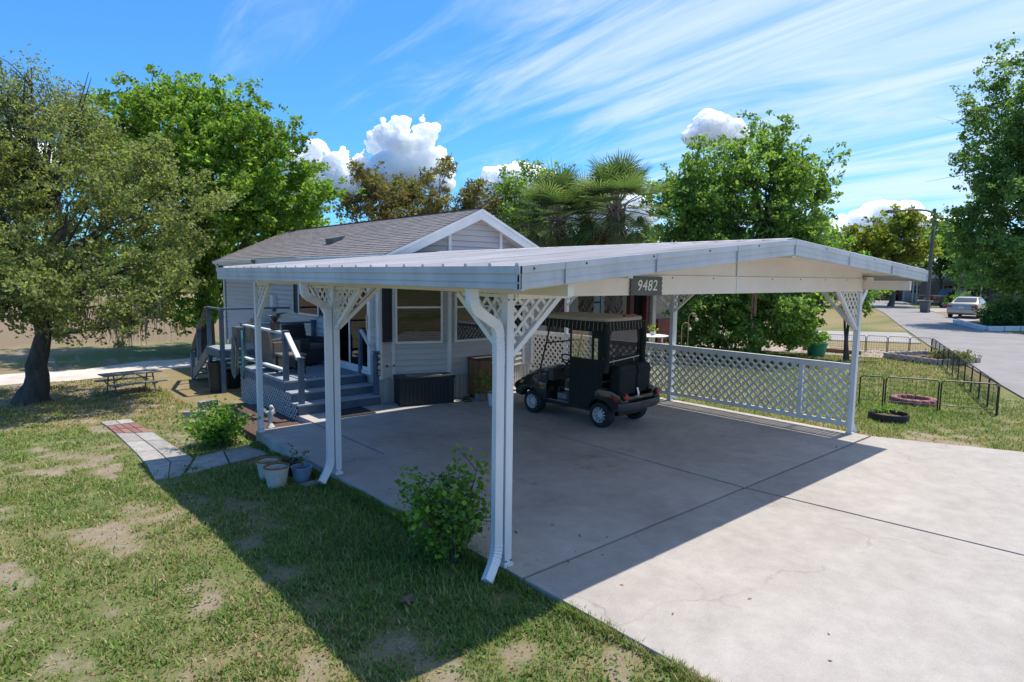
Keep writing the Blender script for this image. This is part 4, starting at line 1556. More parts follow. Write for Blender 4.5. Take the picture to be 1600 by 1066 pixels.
# great oak on the left, hung with moss
D = 13.4
ob = basept(38, D)
ell = [E3(110, 320, 120, 110, D + .6, 2.0), E3(235, 320, 100, 110, D + 1.2, 1.7), E3(150, 450, 120, 70, D, 1.8), E3(40, 420, 80, 85, D - .6, 1.6),
       E3(-60, 300, 110, 120, D, 2.0), E3(250, 450, 55, 55, D + .4, 1.0), E3(20, 270, 90, 60, D + 1, 1.6)]
oak = tree('live_oak_tree', 'big olive-green oak hung with grey moss at the left edge of the yard', 'x' and ob, ell, 215, 62000, .088, PAL_OAK, .25, AT(60, 430, D), 'bark', crad=.50, sub=16, gap=.135, upb=.3)
# thin upper crown of the oak
topE = [E3(60, 165, 75, 55, D + 1.4, 1.2), E3(-20, 170, 60, 60, D + 1, 1.2), E3(120, 215, 50, 45, D + 1.2, .8)]
Ct = np.concatenate([in_ell(e, 26, .1) for e in topE])
mb = MB()
for c in Ct[::2]:
    st = AT(70 + rng.uniform(-25, 25), 330, D + .9)
    mb.tube(bez(st, (st + c) / 2 + rng.normal(size=3) * .25, c, 9), list(np.linspace(.06, .012, 9)), 6)
    for _ in range(3):
        e_ = c + rng.normal(size=3) * .45
        mb.tube(bez(c - (c - st) * .15, (c + e_) / 2, e_, 4), [.018, .013, .009, .005], 4)
mb.build('upper_limbs', 'bark', oak, smooth=True)
P = np.repeat(Ct, 190, 0) + rng.normal(size=(len(Ct) * 190, 3)) * .20
leaf_mesh('upper_crown', P, np.full(len(P), .075), PAL_OAK, oak, 'leaf', .3, .5, None, ob)


def moss(parent, off, pts, n_str, ln, col):
    vs_, fs_ = [], []
    for p in pts:
        for _ in range(n_str):
            q = p + rng.normal(size=3) * np.array((.13, .13, .12))
            l_ = ln * rng.uniform(.4, 1.25)
            w_ = rng.uniform(.006, .017)
            a = rng.uniform(0, math.pi)
            dx, dy = math.cos(a) * w_, math.sin(a) * w_
            k = len(vs_)
            sw_ = rng.normal(size=2) * .03
            for i in range(6):
                f_ = i / 5
                ww = (1 - f_) * (1 + .5 * math.sin(i * 2.1)) + .06
                cx, cy = q[0] + sw_[0] * math.sin(f_ * 4), q[1] + sw_[1] * math.sin(f_ * 3)
                vs_ += [(cx - dx * ww, cy - dy * ww, q[2] - l_ * f_), (cx + dx * ww, cy + dy * ww, q[2] - l_ * f_)]
            fs_ += [(k + 2 * i, k + 2 * i + 1, k + 2 * i + 3, k + 2 * i + 2) for i in range(5)]
    o = MB().add(vs_, fs_).build('moss', 'moss', parent)
    a = o.data.color_attributes.new('tint', 'FLOAT_COLOR', 'POINT')
    c = np.tile(np.array((*col, 1.)), (len(vs_), 1))
    c[:, :3] *= rng.uniform(.7, 1.2, (len(vs_), 1))
    a.data.foreach_set('color', c.ravel().astype(np.float32))
    o['kind'] = 'stuff'


mp_ = [AT(rng.uniform(60, 250), rng.uniform(440, 500), D + rng.uniform(-1, .8)) for _ in range(46)] + [AT(rng.uniform(60, 150), rng.uniform(380, 450), D + rng.uniform(-1, .4)) for _ in range(20)] + [AT(rng.uniform(180, 215), rng.uniform(485, 505), D + rng.uniform(-.4, .4)) for _ in range(12)]
moss(oak, ob, mp_, 6, .55, (.17, .165, .135))

# bright green shade tree behind the home
D = 22.
ell = [E3(290, 238, 126, 95, D, 2.8), E3(385, 268, 100, 90, D, 2.4), E3(455, 340, 75, 65, D, 2.0), E3(330, 370, 130, 85, D + .5, 2.8), E3(215, 235, 70, 80, D + .5, 2.0), E3(335, 188, 62, 42, D, 1.5), E3(300, 460, 60, 60, D, 1.4)]
tree('shade_tree', 'tall bright green leafy tree standing behind the back corner of the home', basept(318, D), ell, 300, 85000, .16, PAL_GREEN, .26, AT(320, 300, D), 'bark', crad=.72, sub=16, gap=.135, upb=.6)
# scrubby brown oaks behind the roof
for k, (lab, D, es, nl, pal) in enumerate((
        ('brownish bare-topped oak behind the left half of the home roof', 38., [E3(600, 320, 65, 60, 38), E3(570, 300, 35, 35, 38), E3(640, 350, 60, 45, 38)], 13000, PAL_BROWN),
        ('brownish scrub oak showing behind the roof ridge below the tall cloud', 41., [E3(690, 310, 65, 50, 41), E3(725, 345, 60, 45, 41), E3(660, 350, 50, 40, 41)], 12000, PAL_BROWN),
        ('small rusty brown oak left of the palms behind the gable', 43., [E3(775, 355, 48, 40, 43), E3(800, 370, 50, 35, 43)], 8000, PAL_BROWN),
        ('green rounded oak rising behind the home beside the palms', 40., [E3(815, 290, 45, 22, 40), E3(860, 300, 35, 25, 40), E3(835, 330, 60, 30, 40)], 9000, PAL_MAPLE))):
    px_ = 600 + 78 * k
    tree('scrub_oak_tree', lab, basept(px_, D), es, 60, nl, .20, pal, .2, AT(px_, 350, D), 'bark_light', 'oaks behind the home', crad=.8, sub=12, gap=.17, upb=.2)

# dense tree on the far side of the lattice fence
D = 21.
ell = [E3(1165, 335, 110, 98, D, 2.4), E3(1195, 246, 58, 42, D, 1.3), E3(1100, 310, 75, 75, D, 1.6), E3(1245, 320, 58, 80, D, 1.4), E3(1160, 420, 130, 60, D, 2.4), E3(1175, 490, 118, 58, D - .5, 2.2), E3(1120, 505, 70, 45, D - .6, 1.5), E3(1060, 340, 40, 50, D, 1.), E3(1235, 440, 70, 70, D, 1.6)]
tree('dense_tree', 'dense mid-green tree behind the right side lattice fence, foliage down to the ground', basept(1178, D), ell, 330, 95000, .135, PAL_MAPLE, .2, AT(1180, 300, D), 'bark', crad=.60, sub=16, gap=.135, upb=.45)
# dark tree at the right edge over the street
D = 36.
ell = [E3(1600, 190, 80, 100, D, 3.), E3(1588, 330, 85, 66, D, 3.2), E3(1618, 415, 118, 44, D, 4.), E3(1690, 250, 120, 140, D, 4.), E3(1548, 392, 50, 38, D, 2.), E3(1570, 250, 50, 60, D, 2.), E3(1530, 335, 32, 22, D, 1.2)]
tree('street_tree', 'large dark green tree at the right edge overhanging the street', basept(1640, D), ell, 240, 70000, .22, PAL_DARK, .34, AT(1630, 300, D), 'bark', crad=1.15, sub=16, gap=.135, upb=.55)
# yellowish tree far down the street and its neighbours
for k, (lab, D, es, nl, pal, px_) in enumerate((
        ('yellow-green tree far down the street left of the lamp post', 62., [E3(1385, 375, 55, 33, 62), E3(1345, 390, 35, 30, 62), E3(1420, 385, 35, 35, 62)], 9000, PAL_LIME, 1390),
        ('mid-green tree behind the street lamp post', 70., [E3(1465, 395, 40, 40, 70), E3(1490, 385, 30, 35, 70)], 6000, PAL_MAPLE, 1468),
        ('green tree behind the far carports left of the lamp', 84., [E3(1335, 415, 45, 28, 84), E3(1400, 420, 45, 22, 84)], 6000, PAL_DARK, 1370),
        ('dark green tree standing behind the beige sedan', 66., [E3(1530, 400, 55, 45, 66), E3(1580, 420, 50, 40, 66)], 7000, PAL_DARK, 1545))):
    tree('street_tree_far', lab, basept(px_, D), es, 46, nl, .42, pal, .25, AT(px_, 410, D), 'bark_light', 'trees down the street', crad=1.3, sub=12, gap=.17, upb=.4)
# tree line beyond the field
for k in range(12):
    px_ = -60 + k * 52 + rng.uniform(-12, 12)
    D = 78 + rng.uniform(-8, 14)
    hh = rng.uniform(26, 44)
    es = [E3(px_, 428 - hh * .3, 32, hh * .75, D), E3(px_ + 14, 434, 34, hh * .45, D)]
    tree('field_edge_tree', 'distant %s tree at the far field edge, %s from the left behind the oak' % (('fresh green', 'dark green')[k % 2], ('first', 'second', 'third', 'fourth', 'fifth', 'sixth', 'seventh', 'eighth', 'ninth', 'tenth', 'eleventh', 'twelfth')[k]), basept(px_, D), es, 30, 4200, .62, PAL_DARK if k % 2 else PAL_MAPLE, .3, AT(px_, 420, D), 'bark', 'distant trees beyond the field', crad=1.7, sub=10, gap=.2)
for k in range(9):
    px_ = 560 + k * 92 + rng.uniform(-20, 20)
    D = 62 + rng.uniform(-6, 12)
    hh = rng.uniform(24, 40)
    es = [E3(px_, 405 - hh * .1, 46, hh, D), E3(px_ + 20, 425, 40, hh * .6, D)]
    tree('background_tree', 'hazy %s background tree behind the houses, %s counted from the left' % (('dark green', 'mid-green')[k % 2], ('first', 'second', 'third', 'fourth', 'fifth', 'sixth', 'seventh', 'eighth', 'ninth')[k]), basept(px_, D), es, 30, 4500, .5, PAL_MAPLE if k % 2 else PAL_DARK, .3, AT(px_, 410, D), 'bark', 'background trees behind the houses', crad=1.6, sub=10, gap=.2)


# sapling behind the fence near the front post
sp0 = G(1323, 562)
tree('sapling', 'thin twin-stemmed young tree behind the front right carport post', (sp0[0], sp0[1], gzf(sp0[0], sp0[1])), [(np.array((sp0[0] - .2, sp0[1] + .2, 2.5)), (.9, .9, .75)), (np.array((sp0[0] + .5, sp0[1] - .5, 1.9)), (.7, .7, .5))], 26, 1700, .13, PAL_SHRUB, .055, (sp0[0], sp0[1], 2.5), 'bark', crad=.28, sub=5, gap=.3, stems=2)


# ------------------------------------------------------------------ palms
def palm(label, loc, hgt, nf, fr, seed):
    r_ = np.random.default_rng(seed)
    t = thing('cabbage_palm', label, 'palm', loc, 0, 'palms between the homes')
    x, y, z = loc
    MB().tube([(x, y, z - .1), (x + .02, y, z + hgt * .5), (x, y + .03, z + hgt)], [.20, .17, .17], 12).build('trunk', 'bark_light', t, smooth=True)
    nb_ = int(hgt / .085)
    for i in range(nb_):
        zz_ = z + .35 + i * .085
        if zz_ > z + hgt - .02:
            break
        for k in range(3):
            a = i * 2.4 + k * 2.094
            for sd in (-1, 1):
                c0 = np.array((x + .19 * math.cos(a), y + .19 * math.sin(a), zz_))
                tn = np.array((-math.sin(a), math.cos(a), 0)) * sd
                MB().bar(c0, c0 + tn * .13 + np.array((math.cos(a) * .03, math.sin(a) * .03, .20)), .045, .03, (math.cos(a), math.sin(a), 0)).build('leaf_boot', 'boot', t)
    for i in range(nf):
        a = i * 2.39996 + r_.uniform(-.2, .2)
        f_ = i / nf
        el = RAD(84 - 138 * f_ ** 1.15) + r_.uniform(-.12, .12)
        pet = r_.uniform(.65, .95) * fr
        d = np.array((math.cos(a) * math.cos(el), math.sin(a) * math.cos(el), math.sin(el)))
        o_ = np.array((x, y, z + hgt))
        hub = o_ + d * pet - np.array((0, 0, .10 * (1 - math.sin(el))))
        side = np.cross(d, (0, 0, 1.))
        side /= np.linalg.norm(side)
        upv = np.cross(side, d)
        vs_, fs_ = [], []
        nl = 34
        R_ = r_.uniform(.75, 1.0) * fr
        for j in range(nl):
            th = (j / (nl - 1) - .5) * RAD(250)
            dl = d * math.cos(th) + side * math.sin(th)
            dl = dl + upv * (.25 - .3 * math.cos(th))
            dl /= np.linalg.norm(dl)
            wv = np.cross(dl, upv)
            wv /= np.linalg.norm(wv)
            ln = R_ * (.72 + .28 * math.cos(th * .7)) * r_.uniform(.9, 1.08)
            droop = r_.uniform(.25, .55)
            k = len(vs_)
            w0 = .017 * fr
            for s_, ww in ((0.05, .5), (.45, 1.), (.78, .62), (1., .05)):
                p = hub + dl * ln * s_ - np.array((0, 0, 1)) * droop * ln * max(0, s_ - .4) ** 1.6
                vs_ += [tuple(p - wv * w0 * ww), tuple(p + wv * w0 * ww)]
            fs_ += [(k + 2 * q, k + 2 * q + 1, k + 2 * q + 3, k + 2 * q + 2) for q in range(3)]
        o = MB().add(vs_, fs_).build('frond', 'leaf', t)
        col = np.array(((.10, .155, .07), (.135, .19, .09), (.08, .125, .055), (.17, .21, .115))[r_.integers(0, 4)])
        if f_ > .9:
            col = np.array((.17, .13, .075))
        c = np.tile(np.array((*col, 1.)), (len(o.data.vertices), 1))
        c[:, :3] *= np.repeat(r_.uniform(.75, 1.25, len(vs_) // 2), 2)[:, None]
        at_ = o.data.color_attributes.new('tint', 'FLOAT_COLOR', 'POINT')
        at_.data.foreach_set('color', c.ravel().astype(np.float32))
        MB().tube([o_, (o_ + hub) / 2 + (0, 0, .04), hub], [.022, .016, .012], 5).build('stalk', 'tan_wood', o)


for px_, dep, top, lab, sd in ((868, 18.5, 348, 'cabbage palm nearest the home gable, left of the palm pair', 3), (958, 17.5, 330, 'taller cabbage palm with upright fan fronds, right of the palm pair', 5), (915, 20.5, 350, 'cabbage palm half hidden between the two nearer palms', 9)):
    b = basept(px_, dep)
    tz = AT(px_, top, dep)[2]
    palm(lab, tuple(b), tz - b[2], 46, 1.06, sd)


# ------------------------------------------------------------------ golf cart
gc = thing('golf_cart', 'black golf cart with tan roof and dark canvas enclosure parked under the carport', 'golf cart', (5.135, 2.96, 0), RAD(4), local=True)
WR = .222


def wheel(parent, x, y, s_, r=WR, w=.19, rim=.135, spokes=10, tm='rubber', rm='alloy', name='wheel'):
    """s_: outward side along x"""
    h = w / 2
    wl = MB().lathe([(rim, -h), (r - .03, -h), (r - .008, -h * .8), (r, -h * .4), (r, h * .4), (r - .008, h * .8), (r - .03, h), (rim, h)], (x, y, r), 30, 'x', False).build(name, tm, parent, smooth=True)
    rm_ = MB()
    xo = x + s_ * h * .9
    rm_.lathe([(rim + .004, s_ * h * 1.0), (rim + .004, s_ * h * .86), (rim * .86, s_ * h * .55), (rim * .86, -s_ * h)], (x, y, r), 30, 'x', False)
    rm_.lathe([(0.001, s_ * h * .78), (rim * .28, s_ * h * .78), (rim * .34, s_ * h * .6), (rim * .34, s_ * h * .3)], (x, y, r), 18, 'x', False)
    for k in range(spokes):
        a = 2 * math.pi * k / spokes
        rm_.bar((x + s_ * h * .62, y + math.cos(a) * rim * .28, r + math.sin(a) * rim * .28), (x + s_ * h * .58, y + math.cos(a) * rim * .92, r + math.sin(a) * rim * .92), rim * .17, .022, (1, 0, 0))
    rm_.build('rim', rm, wl, smooth=True)
    MB().lathe([(rim * .86, s_ * h * .1), (.001, s_ * h * .1)], (x, y, r), 24, 'x', False).build('brake_drum', 'iron', wl)
    return wl


for s_ in (-1, 1):
    wheel(gc, s_ * .485, 0, s_)
    wheel(gc, s_ * .465, 1.58, s_)
MB().box(-.36, .36, -.25, 1.95, .20, .30).build('chassis', 'iron', gc)
MB().tube([(-.42, 0, WR), (.42, 0, WR)], .035, 8).build('axle', 'iron', gc)
MB().tube([(-.40, 1.58, WR), (.40, 1.58, WR)], .025, 8).build('axle', 'iron', gc)
MB().box(-.545, .545, .30, 1.33, .285, .335).build('floor', 'cart_black', gc, bev=.01)


def arch_panel(yc, ya, yb, zb_, prof, r=.275):
    """side-panel outline (y,z) with a wheel arch cut at yc"""
    pts = []
    n = 12
    for i in range(n + 1):
        a = math.pi - math.pi * i / n
        pts.append((yc + r * math.cos(a), max(zb_, WR + r * math.sin(a) * .98)))
    return pts


# rear body: fender sides with arch, tail, open bag well
for s_ in (-1, 1):
    side = [(-.42, .40)] + arch_panel(0, 0, 0, .30, None) + [(.42, .30), (.46, .50), (.40, .62), (.10, .66), (-.24, .655), (-.41, .60), (-.46, .50)]
    MB().prism(side, *sorted((s_ * .40, s_ * .575)), 'x').build('rear_fender', 'cart_black', gc, bev=.025, smooth=True)
    # tail lamp and red side reflector
    tl = MB().lathe([(.055, 0), (.055, -.02), (.048, -.03), (0, -.036)], (s_ * .475, -.462, .575), 18, 'y').build('tail_lamp', 'red_lens', gc, smooth=True)
    MB().lathe([(.066, .02), (.066, -.012), (.056, -.012)], (s_ * .475, -.457, .575), 18, 'y', False).build('bezel', 'cart_black', tl)
    MB().bar((s_ * .581, -.24, .60), (s_ * .581, -.38, .50), .012, .035, (0, .5, .8)).build('side_reflector', 'red_lens', gc)
    MB().bar((s_ * .578, 1.86, .545), (s_ * .574, 1.78, .60), .012, .035, (0, .5, .8)).build('side_marker', 'amber_lens', gc)
# tail cross panel, bag well floor and curved bumper
MB().prism([(-.41, .42), (.41, .42), (.41, .60), (.30, .56), (-.30, .56), (-.41, .60)], -.44, -.41, 'y').build('tail_panel', 'cart_black', gc)
MB().add([(-.40, -.41, .46), (.40, -.41, .46), (.40, .05, .58), (-.40, .05, .58), (-.40, -.41, .42), (.40, -.41, .42), (.40, .05, .42), (-.40, .05, .42)],
         [(0, 1, 2, 3), (7, 6, 5, 4), (0, 4, 5, 1), (1, 5, 6, 2), (2, 6, 7, 3), (3, 7, 4, 0)]).build('bag_well', 'cart_grey', gc)
bp_ = []
for i in range(13):
    a = -1 + 2 * i / 12
    bp_.append((a * .60, -.53 + .13 * abs(a) ** 3.2, .415))
MB().tube(bp_, 1, 8, True, (.07, .13)).build('rear_bumper', 'cart_grey', gc, smooth=True)
for zz_ in (.385, .44):
    MB().tube([(x, y - .040, zz_) for x, y, z in bp_], .007, 6).build('bumper_rib', 'cart_grey', gc)
# front cowl: lofted nose
rings = []
for yy, hw, zb_, zt, sh_ in ((1.22, .54, .32, .90, .84), (1.36, .565, .34, .90, .82), (1.55, .575, .50, .86, .76), (1.75, .575, .52, .79, .70), (1.92, .53, .46, .69, .62), (2.05, .42, .36, .58, .52), (2.12, .30, .34, .50, .46)):
    rings.append([(-hw, yy, zb_), (-hw * 1.0, yy, sh_ - .04), (-hw * .92, yy, sh_), (-hw * .55, yy, zt - .012), (0, yy, zt), (hw * .55, yy, zt - .012), (hw * .92, yy, sh_), (hw, yy, sh_ - .04), (hw, yy, zb_)])
MB().loft(rings).build('front_cowl', 'cart_black', gc, smooth=True)
for s_ in (-1, 1):
    MB().prism([(1.20, .30)] + arch_panel(1.58, 0, 0, .30, None) + [(1.98, .34), (2.02, .52), (1.90, .60), (1.40, .62), (1.22, .60)], *sorted((s_ * .44, s_ * .57)), 'x').build('front_fender', 'cart_black', gc, bev=.02, smooth=True)
    MB().lathe([(.07, 0), (.065, .03), (.03, .045), (0, .047)], (s_ * .30, 2.06, .50), 14, 'y').build('head_lamp', 'chrome', gc)
MB().tube([(-.42, 2.10, .34), (-.30, 2.18, .34), (0, 2.21, .34), (.30, 2.18, .34), (.42, 2.10, .34)], 1, 8, True, (.06, .12)).build('front_bumper', 'cart_grey', gc)
# dash, steering wheel, seat, interior
MB().box(-.52, .52, 1.10, 1.24, .66, .88).build('dashboard', 'cart_grey', gc, bev=.03)
st_ = np.array((-.26, .93, 1.03))
sw_ = MB()
nv = Vector((0, -.62, .78))
t1 = Vector((1, 0, 0))
t2 = nv.cross(t1)
sw_.tube([st_ + np.array(t1 * math.cos(a) * .165 + t2 * math.sin(a) * .165) for a in np.linspace(0, 2 * math.pi, 25)], .014, 8)
for a in (.3, 2.84, 4.71):
    sw_.tube([st_, st_ + np.array(t1 * math.cos(a) * .16 + t2 * math.sin(a) * .16)], .011, 6)
so_ = sw_.build('steering_wheel', 'black_plastic', gc, smooth=True)
MB().tube([st_, (-.26, 1.24, .66)], .02, 8).build('steering_column', 'black_plastic', so_)
MB().box(-.52, .52, .28, .78, .336, .60).build('seat_base', 'cart_grey', gc, bev=.02)
for s_ in (-1, 1):
    MB().box(*sorted((s_ * .02, s_ * .50)), .24, .80, .602, .70).build('seat_cushion', 'seat_vinyl', gc, bev=.03, smooth=True)
    MB().add([(s_ * .03, .18, .74), (s_ * .49, .18, .74), (s_ * .49, .27, .74), (s_ * .03, .27, .74), (s_ * .03, .08, 1.10), (s_ * .49, .08, 1.10), (s_ * .49, .16, 1.10), (s_ * .03, .16, 1.10)],
             [(0, 3, 2, 1), (4, 5, 6, 7), (0, 1, 5, 4), (1, 2, 6, 5), (2, 3, 7, 6), (3, 0, 4, 7)]).build('backrest', 'seat_vinyl', gc, bev=.025, smooth=True)
    MB().tube([(s_ * .53, .35, .62), (s_ * .53, .35, .80), (s_ * .53, .62, .80), (s_ * .53, .66, .62)], .012, 7).build('hip_rail', 'chrome', gc)
    # struts
    MB().tube([(s_ * .52, 1.42, .82), (s_ * .50, 1.25, 1.50), (s_ * .50, 1.18, 1.80)], .016, 8).build('front_strut', 'iron', gc)
    MB().tube([(s_ * .50, .04, .64), (s_ * .50, .0, 1.80)], .018, 8).build('rear_strut', 'iron', gc)
MB().tube([(-.51, 1.30, 1.34), (.51, 1.30, 1.34)], .014, 8).build('windshield_bar', 'iron', gc)
# floor clutter: pedals and a light bag
MB().box(-.30, -.18, 1.12, 1.16, .40, .52).build('pedal', 'chrome', gc)
MB().box(-.42, -.22, .86, 1.08, .336, .44).build('floor_bag', 'jug_grey', gc, bev=.03, smooth=True)
MB().bar((-.50, .80, .40), (-.50, .34, .40), .02, .03).build('trim_strip', 'chrome', gc)
MB().bar((-.53, .80, .56), (-.53, .34, .56), .02, .03).build('trim_strip', 'chrome', gc)
# roof, rounded tray
rr = []
for zz_, sc_ in ((1.80, .985), (1.815, 1.0), (1.85, 1.0), (1.872, .975), (1.868, .93), (1.880, .60)):
    ring = []
    for i in range(40):
        a = 2 * math.pi * i / 40
        ca, sa = math.cos(a), math.sin(a)
        ex = .22
        ring.append((.59 * sc_ * math.copysign(abs(ca) ** ex, ca), .70 + .80 * sc_ * math.copysign(abs(sa) ** ex, sa), zz_))
    rr.append(ring)
MB().loft(rr).build('roof', 'cart_roof', gc, smooth=True)
MB().box(.02, .36, -.065, -.005, 1.872, 1.905).build('brake_light_bar', 'red_plastic', gc, bev=.008)
# canvas enclosure: side curtains, rear curtain, striped valance
cz0, cz1 = .30, 1.80


def sheet(mb, pts, nrm, th=.006):
    n_ = np.array(nrm, float) * th
    k = len(pts)
    a = [np.array(p, float) for p in pts]
    mb.add(a + [p + n_ for p in a], [tuple(range(k)), tuple(range(2 * k - 1, k - 1, -1))] + [(i, (i + 1) % k, k + (i + 1) % k, k + i) for i in range(k)])


for s_ in (-1, 1):
    x = s_ * .582
    cur = MB()
    ya, yb = -.055, .66       # rear and front edge
    w0, w1, w2, w3 = .18, .62, 1.16, 1.63   # window
    v0, v1 = .05, .13
    for a, b, c_, d_ in ((ya, yb, cz0 + .02, w2), (w1, yb, w2, w3), (v1, w0, w2, w3), (ya, v0, w2, w3), (ya, yb, w3, cz1), (v0, v1, 1.52, w3)):
        if d_ == w2:     # lower cloth flares over the wheel
            sheet(cur, [(x, .22, c_), (x, b, c_ + .0), (x, b, d_), (x, a, d_), (x, a, .70), (x, .10, .62)], (s_, 0, 0))
        else:
            sheet(cur, [(x, a, c_), (x, b, c_), (x, b, d_), (x, a, d_)], (s_, 0, 0))
    q = cur.build('side_curtain', 'canvas', gc)
    MB().box(*sorted((x + s_ * .001, x + s_ * .004)), w0, w1, w2, w3).build('clear_window', 'vinyl', q)
    MB().box(*sorted((x + s_ * .001, x + s_ * .004)), v0, v1, w2, 1.52).build('clear_window', 'vinyl', q)
rc = MB()
y_ = -.062
wx0, wx1, wz0, wz1 = -.43, .43, 1.20, 1.64
sheet(rc, [(-.58, y_, .95), (.58, y_, .95), (.58, y_, wz0), (-.58, y_, wz0)], (0, -1, 0))
sheet(rc, [(-.58, y_, wz1), (.58, y_, wz1), (.58, y_, cz1), (-.58, y_, cz1)], (0, -1, 0))
sheet(rc, [(-.58, y_, wz0), (wx0 - .08, y_, wz0), (wx0 + .06, y_, wz1), (-.58, y_, wz1)], (0, -1, 0))
sheet(rc, [(wx1 + .03, y_, wz0), (.58, y_, wz0), (.58, y_, wz1), (wx1 - .05, y_, wz1)], (0, -1, 0))
q = rc.build('rear_curtain', 'canvas', gc)
MB().box(wx0 - .08, wx1 + .03, y_ - .004, y_ - .001, wz0, wz1).build('clear_window', 'vinyl', q)
for a, b in ((-.34, -.32), (.26, .28)):
    MB().box(a, b, y_ - .03, y_ - .008, 1.09, 1.16).build('strap_buckle', 'chrome', q)
MB().bar((-.46, y_ - .02, 1.12), (.48, y_ - .02, 1.17), .02, .018).build('strap', 'chrome', q)
# canvas folds as soft rolled columns at the rear corners
for s_ in (-1, 1):
    MB().tube([(s_ * .545, -.075, 1.78), (s_ * .55, -.09, 1.5), (s_ * .53, -.095, 1.2), (s_ * .56, -.08, .95)], [.045, .06, .05, .07], 10).build('canvas_fold', 'canvas', gc, smooth=True)
# valance with pale stripes
for pts, nn in ((((-.59, -.085), (-.59, 1.45)), (-1, 0, 0)), (((-.59, -.09), (.59, -.09)), (0, -1, 0)), (((.59, -.085), (.59, 1.45)), (1, 0, 0))):
    (xa, ya), (xb, yb) = pts
    ln = math.hypot(xb - xa, yb - ya)
    k = int(ln / .045)
    vl = MB()
    top, bot = [], []
    for i in range(k + 1):
        f_ = i / k
        wv = .010 * math.sin(i * 1.9)
        top.append((xa + (xb - xa) * f_, ya + (yb - ya) * f_, 1.805))
        bot.append((xa + (xb - xa) * f_ + nn[0] * (.018 + wv), ya + (yb - ya) * f_ + nn[1] * (.018 + wv), 1.655 + .012 * math.sin(i * 1.1)))
    vl.add(top + bot, [(i, i + 1, k + 2 + i, k + 1 + i) for i in range(k)])
    vo_ = vl.build('valance', 'canvas', gc)
    for i in range(1, k, 2):
        a, b = np.array(top[i]) + np.array(nn) * .006, np.array(bot[i]) + np.array(nn) * .006
        MB().bar(a - (0, 0, .01), b, .008, .003, nn).build('stripe', 'canvas_stripe', vo_)
# two canvas bags strapped on the bag well
for xa, xb in ((-.42, .06), (.09, .50)):
    bg_ = MB().box(xa, xb, -.30, -.085, .56, 1.06).build('rear_bag', 'canvas', gc, bev=.05, smooth=True, seg=3)
    MB().box(xa + .02, xb - .02, -.312, -.301, .90, .98).build('flap', 'canvas', bg_, bev=.004)
MB().bar((.08, -.36, .50), (.08, -.31, .66), .05, .01, (0, 1, 0)).build('bracket', 'chrome', gc)
MB().box(-.09, .09, -.575, -.568, .45, .47).build('tail_emblem', 'cart_grey', gc)


# ------------------------------------------------------------------ things along the house front
bxL, bxR = np.array((2.80, 6.46)), np.array((3.88, 6.14))
dv = bxR - bxL
an = math.atan2(dv[1], dv[0])
bx = thing('deck_box', 'long black resin storage box against the angled house front', 'storage box', (bxL[0], bxL[1], 0), an, local=True)
ln = np.linalg.norm(dv)
MB().box(.01, ln - .01, .01, .50, .0, .50).build('body', 'resin_black', bx, bev=.015)
for i in range(13):
    MB().box(.04 + i * (ln - .1) / 13, .04 + (i + .8) * (ln - .1) / 13, .001, .012, .04, .47).build('board_rib', 'resin_black', bx)
MB().box(-.012, ln + .012, -.012, .52, .502, .56).build('lid', 'resin_black', bx, bev=.012)
for i in range(10):
    MB().box(.20 + i * (ln - .42) / 10, .20 + (i + .8) * (ln - .42) / 10, .08, .44, .561, .568).build('lid_slat', 'wood_grey', bx)

cb = thing('wood_cabinet', 'brown wood-grain cabinet with dark top edge beside the bay window', 'cabinet', (4.88, 6.27, 0), RAD(-4), local=True)
MB().box(-.42, .42, -.20, .20, .07, .80).build('body', 'wood_brown', cb, bev=.006)
MB().box(-.43, .43, -.21, .21, .801, .845).build('top', 'wood_dark', cb, bev=.006)
MB().box(-.40, -.01, -.215, -.201, .10, .78).build('door', 'wood_brown', cb)
MB().box(.01, .40, -.215, -.201, .10, .78).build('door', 'wood_brown', cb)
for s_ in (-1, 1):
    for yy in (-.15, .15):
        MB().lathe([(.0, .0), (.03, .005), (.035, .035), (.03, .065), (0, .068)], (s_ * .36, yy, 0), 12).build('caster', 'black_plastic', cb)
jg = thing('battery_jug', 'small grey container with a pink label on the slab before the cabinet', 'container', (4.42, 5.98, 0), RAD(8), local=True)
MB().box(-.11, .11, -.07, .07, 0, .15).build('body', 'jug_grey', jg, bev=.012)
MB().box(-.08, .06, -.0735, -.0705, .03, .12).build('label_patch', 'jug_pink', jg)
MB().tube([(-.06, 0, .15), (-.06, 0, .19), (.06, 0, .19), (.06, 0, .15)], .010, 6).build('handle', 'black_plastic', jg)
cord = MB().tube([(4.0, 6.28, .012), (4.12, 6.20, .012), (4.05, 6.05, .012), (4.2, 6.0, .012), (4.26, 6.12, .012), (4.18, 6.28, .012), (4.4, 6.36, .012)], .009, 6).build('power_cord', 'black_plastic')
tag(cord, 'black cord curled on the slab between box and cabinet', 'cord')
cord2 = MB().tube([(2.66, 6.84, .012), (2.72, 6.70, .012), (2.80, 6.62, .012), (2.78, 6.50, .010)], .008, 6).build('power_cord', 'hose_green')
tag(cord2, 'pale cord on the slab between the steps and the black box', 'cord')
m0 = MB().prism([tuple(G(533, 654)[:2]), tuple(G(588, 646)[:2]), tuple(G(572, 640)[:2] + np.array((.02, .25))), tuple(G(529, 645)[:2] + np.array((.05, .15)))], .002, .016).build('door_mat', 'mat_dark')
tag(m0, 'dark door mat on the slab at the foot of the porch steps', 'mat')
fp = thing('potted_fern', 'green potted plant on the slab in front of the golf cart nose', 'plant', (4.35, 5.45, 0))
MB().lathe([(.11, 0), (.15, .25), (.16, .26), (.14, .25), (.13, .20), (.0, .20)], (4.35, 5.45, 0), 18).build('pot', 'white_paint', fp)
